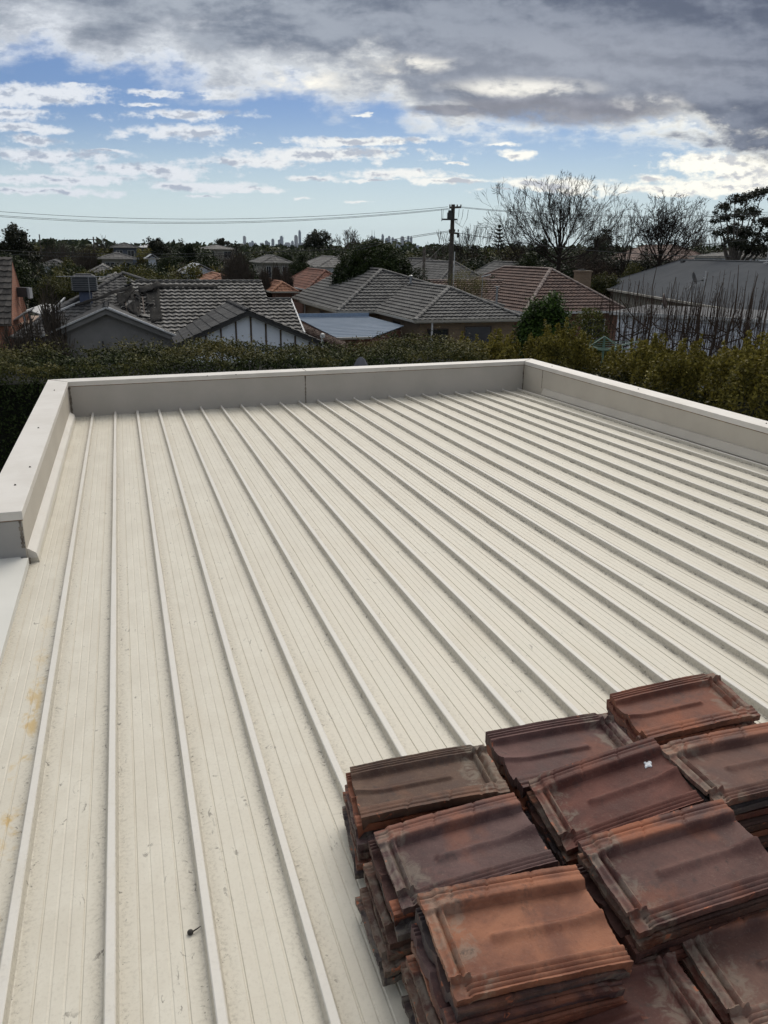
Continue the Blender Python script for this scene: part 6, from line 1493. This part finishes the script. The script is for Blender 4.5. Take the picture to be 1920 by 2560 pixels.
def paling():
    a, c = at(1284, 822, 31), at(1440, 838, 30); root = thing('paling_fence', 'brown timber paling fence below the dark green bushy tree', 'fence', (a.x, a.y, 0)); d = c - a; wd = plain('paling_brown', (.12, .07, .045), .9, (.08, .05, .035), 6)
    b = MB(); n = 26
    for i in range(n): q = Vector((d.x, d.y, 0)) * i / n; b.box(q.x, q.x + .088, q.y - .01, q.y + .01, 0, a.z - .05 + random.Random(i).uniform(-.02, .02))
    b.build('palings', wd, root)
    b = MB(); b.bar((0, .05, a.z - .4), (d.x, d.y + .05, a.z - .4), .05, .08); b.build('rail', wd, root)
paling()
# ------------------------------------------------------------------ the city on the horizon, ten kilometres off
def city():
    Y0 = 10500.; mats = [plain('tower_glass_blue', (.10, .14, .20), .5), plain('tower_concrete', (.20, .21, .23), .8), plain('tower_dark', (.07, .09, .12), .6)]
    T_ = [(611, 6, 590), (625, 8, 606), (631, 6, 602), (638, 7, 607), (655, 10, 607), (666, 7, 601), (672, 6, 605), (682, 6, 597), (692, 7, 610), (698, 6, 599), (704, 7, 590), (712, 9, 611), (719, 11, 606), (731, 6, 602), (740, 8, 588), (744, 8, 608), (749, 6, 576), (754, 7, 607),
          (930, 5, 589), (936, 5, 591), (946, 9, 597), (955, 7, 596), (957, 6, 586), (967, 8, 595), (973, 6, 590), (982, 6, 593), (990, 7, 597), (996, 9, 604), (1006, 8, 591), (1011, 8, 602), (1021, 5, 590), (1028, 6, 592), (1016, 7, 600), (1034, 9, 609), (1045, 8, 613), (950, 16, 609), (976, 16, 606), (1000, 18, 610), (1022, 14, 608), (735, 16, 612), (700, 16, 614), (662, 14, 614)]
    where = lambda px: 'left' if px < 800 else 'right'
    left = sorted([t[0] for t in T_ if t[0] < 800]); right = sorted([t[0] for t in T_ if t[0] > 800]); rr = random.Random(4)
    nm = ['first', 'second', 'third', 'fourth', 'fifth', 'sixth', 'seventh', 'eighth', 'ninth', 'tenth', 'eleventh', 'twelfth', 'thirteenth', 'fourteenth', 'fifteenth', 'sixteenth', 'seventeenth', 'eighteenth', 'nineteenth', 'twentieth', 'twenty-first', 'twenty-second', 'twenty-third', 'twenty-fourth', 'twenty-fifth']
    for i, (px, w, yt) in enumerate(T_):
        Y = Y0 + rr.uniform(-900, 900) + (700 if w > 12 else 0); t = at(px, yt, Y); W = w * Y / F; grp = left if px < 800 else right; k = grp.index(px)
        tall = 'tall slim' if yt < 593 else ('low broad' if w > 11 else 'mid-height')
        lab = f'{tall} hazy blue tower, {nm[k]} from the left in the {where(px)} city cluster'
        if yt == 576: lab = 'tallest tower of the city skyline, just left of the great round tree'
        root = thing('city_tower', lab, 'tower', (t.x, Y, 0), rr.uniform(-.3, .3), 'towers of the distant city'); m = mats[rr.randrange(3)]
        b = MB(); b.box(-W / 2, W / 2, -W * .4, W * .4, 0, t.z * .93); b.box(-W * .42, W * .30, -W * .32, W * .3, t.z * .93, t.z * .975 if i % 2 else t.z); b.build('shaft', m, root)
        b = MB(); b.box(-W * .15, W * .2, -W * .2, W * .2, t.z * .975 if i % 2 else t.z, t.z * (1.02 if i % 2 else 1.01)); b.build('plant_room', m, root)
        if px in (930, 936, 955): b = MB(); b.tube([(0, 0, t.z), (0, 0, t.z + 70)], [3, 1], 5); b.build('mast', m, root)
city()
# ------------------------------------------------------------------ haze
hz = MB(); hz.box(-16000, 16000, -800, 16000, -1, 420)
hm = bpy.data.materials.new('air_haze'); hm.use_nodes = True; ht_ = NT(hm.node_tree)
pv = ht_.node('ShaderNodeVolumePrincipled'); pv.inputs['Color'].default_value = (.72, .82, .95, 1); pv.inputs['Density'].default_value = 2.6e-5; pv.inputs['Anisotropy'].default_value = .2
ho = ht_.node('ShaderNodeOutputMaterial'); ht_.l.new(pv.outputs[0], ho.inputs['Volume'])
tag(hz.build('haze', hm), 'thin blue winter haze over the whole suburb', 'haze', None, 'stuff')

# ------------------------------------------------------------------ labels: where several share one, say which
ORDW = ['first', 'second', 'third', 'fourth', 'fifth', 'sixth', 'seventh', 'eighth', 'ninth', 'tenth', 'eleventh', 'twelfth']
bylab = {}
for o in col.objects:
    if o.parent is None and 'label' in o: bylab.setdefault(o['label'], []).append(o)
for lb, os_ in bylab.items():
    if len(os_) < 2: continue
    os_.sort(key=lambda q: q.location.x / max(q.location.y, 1))
    for i, o in enumerate(os_): o['label'] = ' '.join(lb.split()[:12]) + ', ' + (ORDW[i] if i < 12 else 'last') + ' from the left'
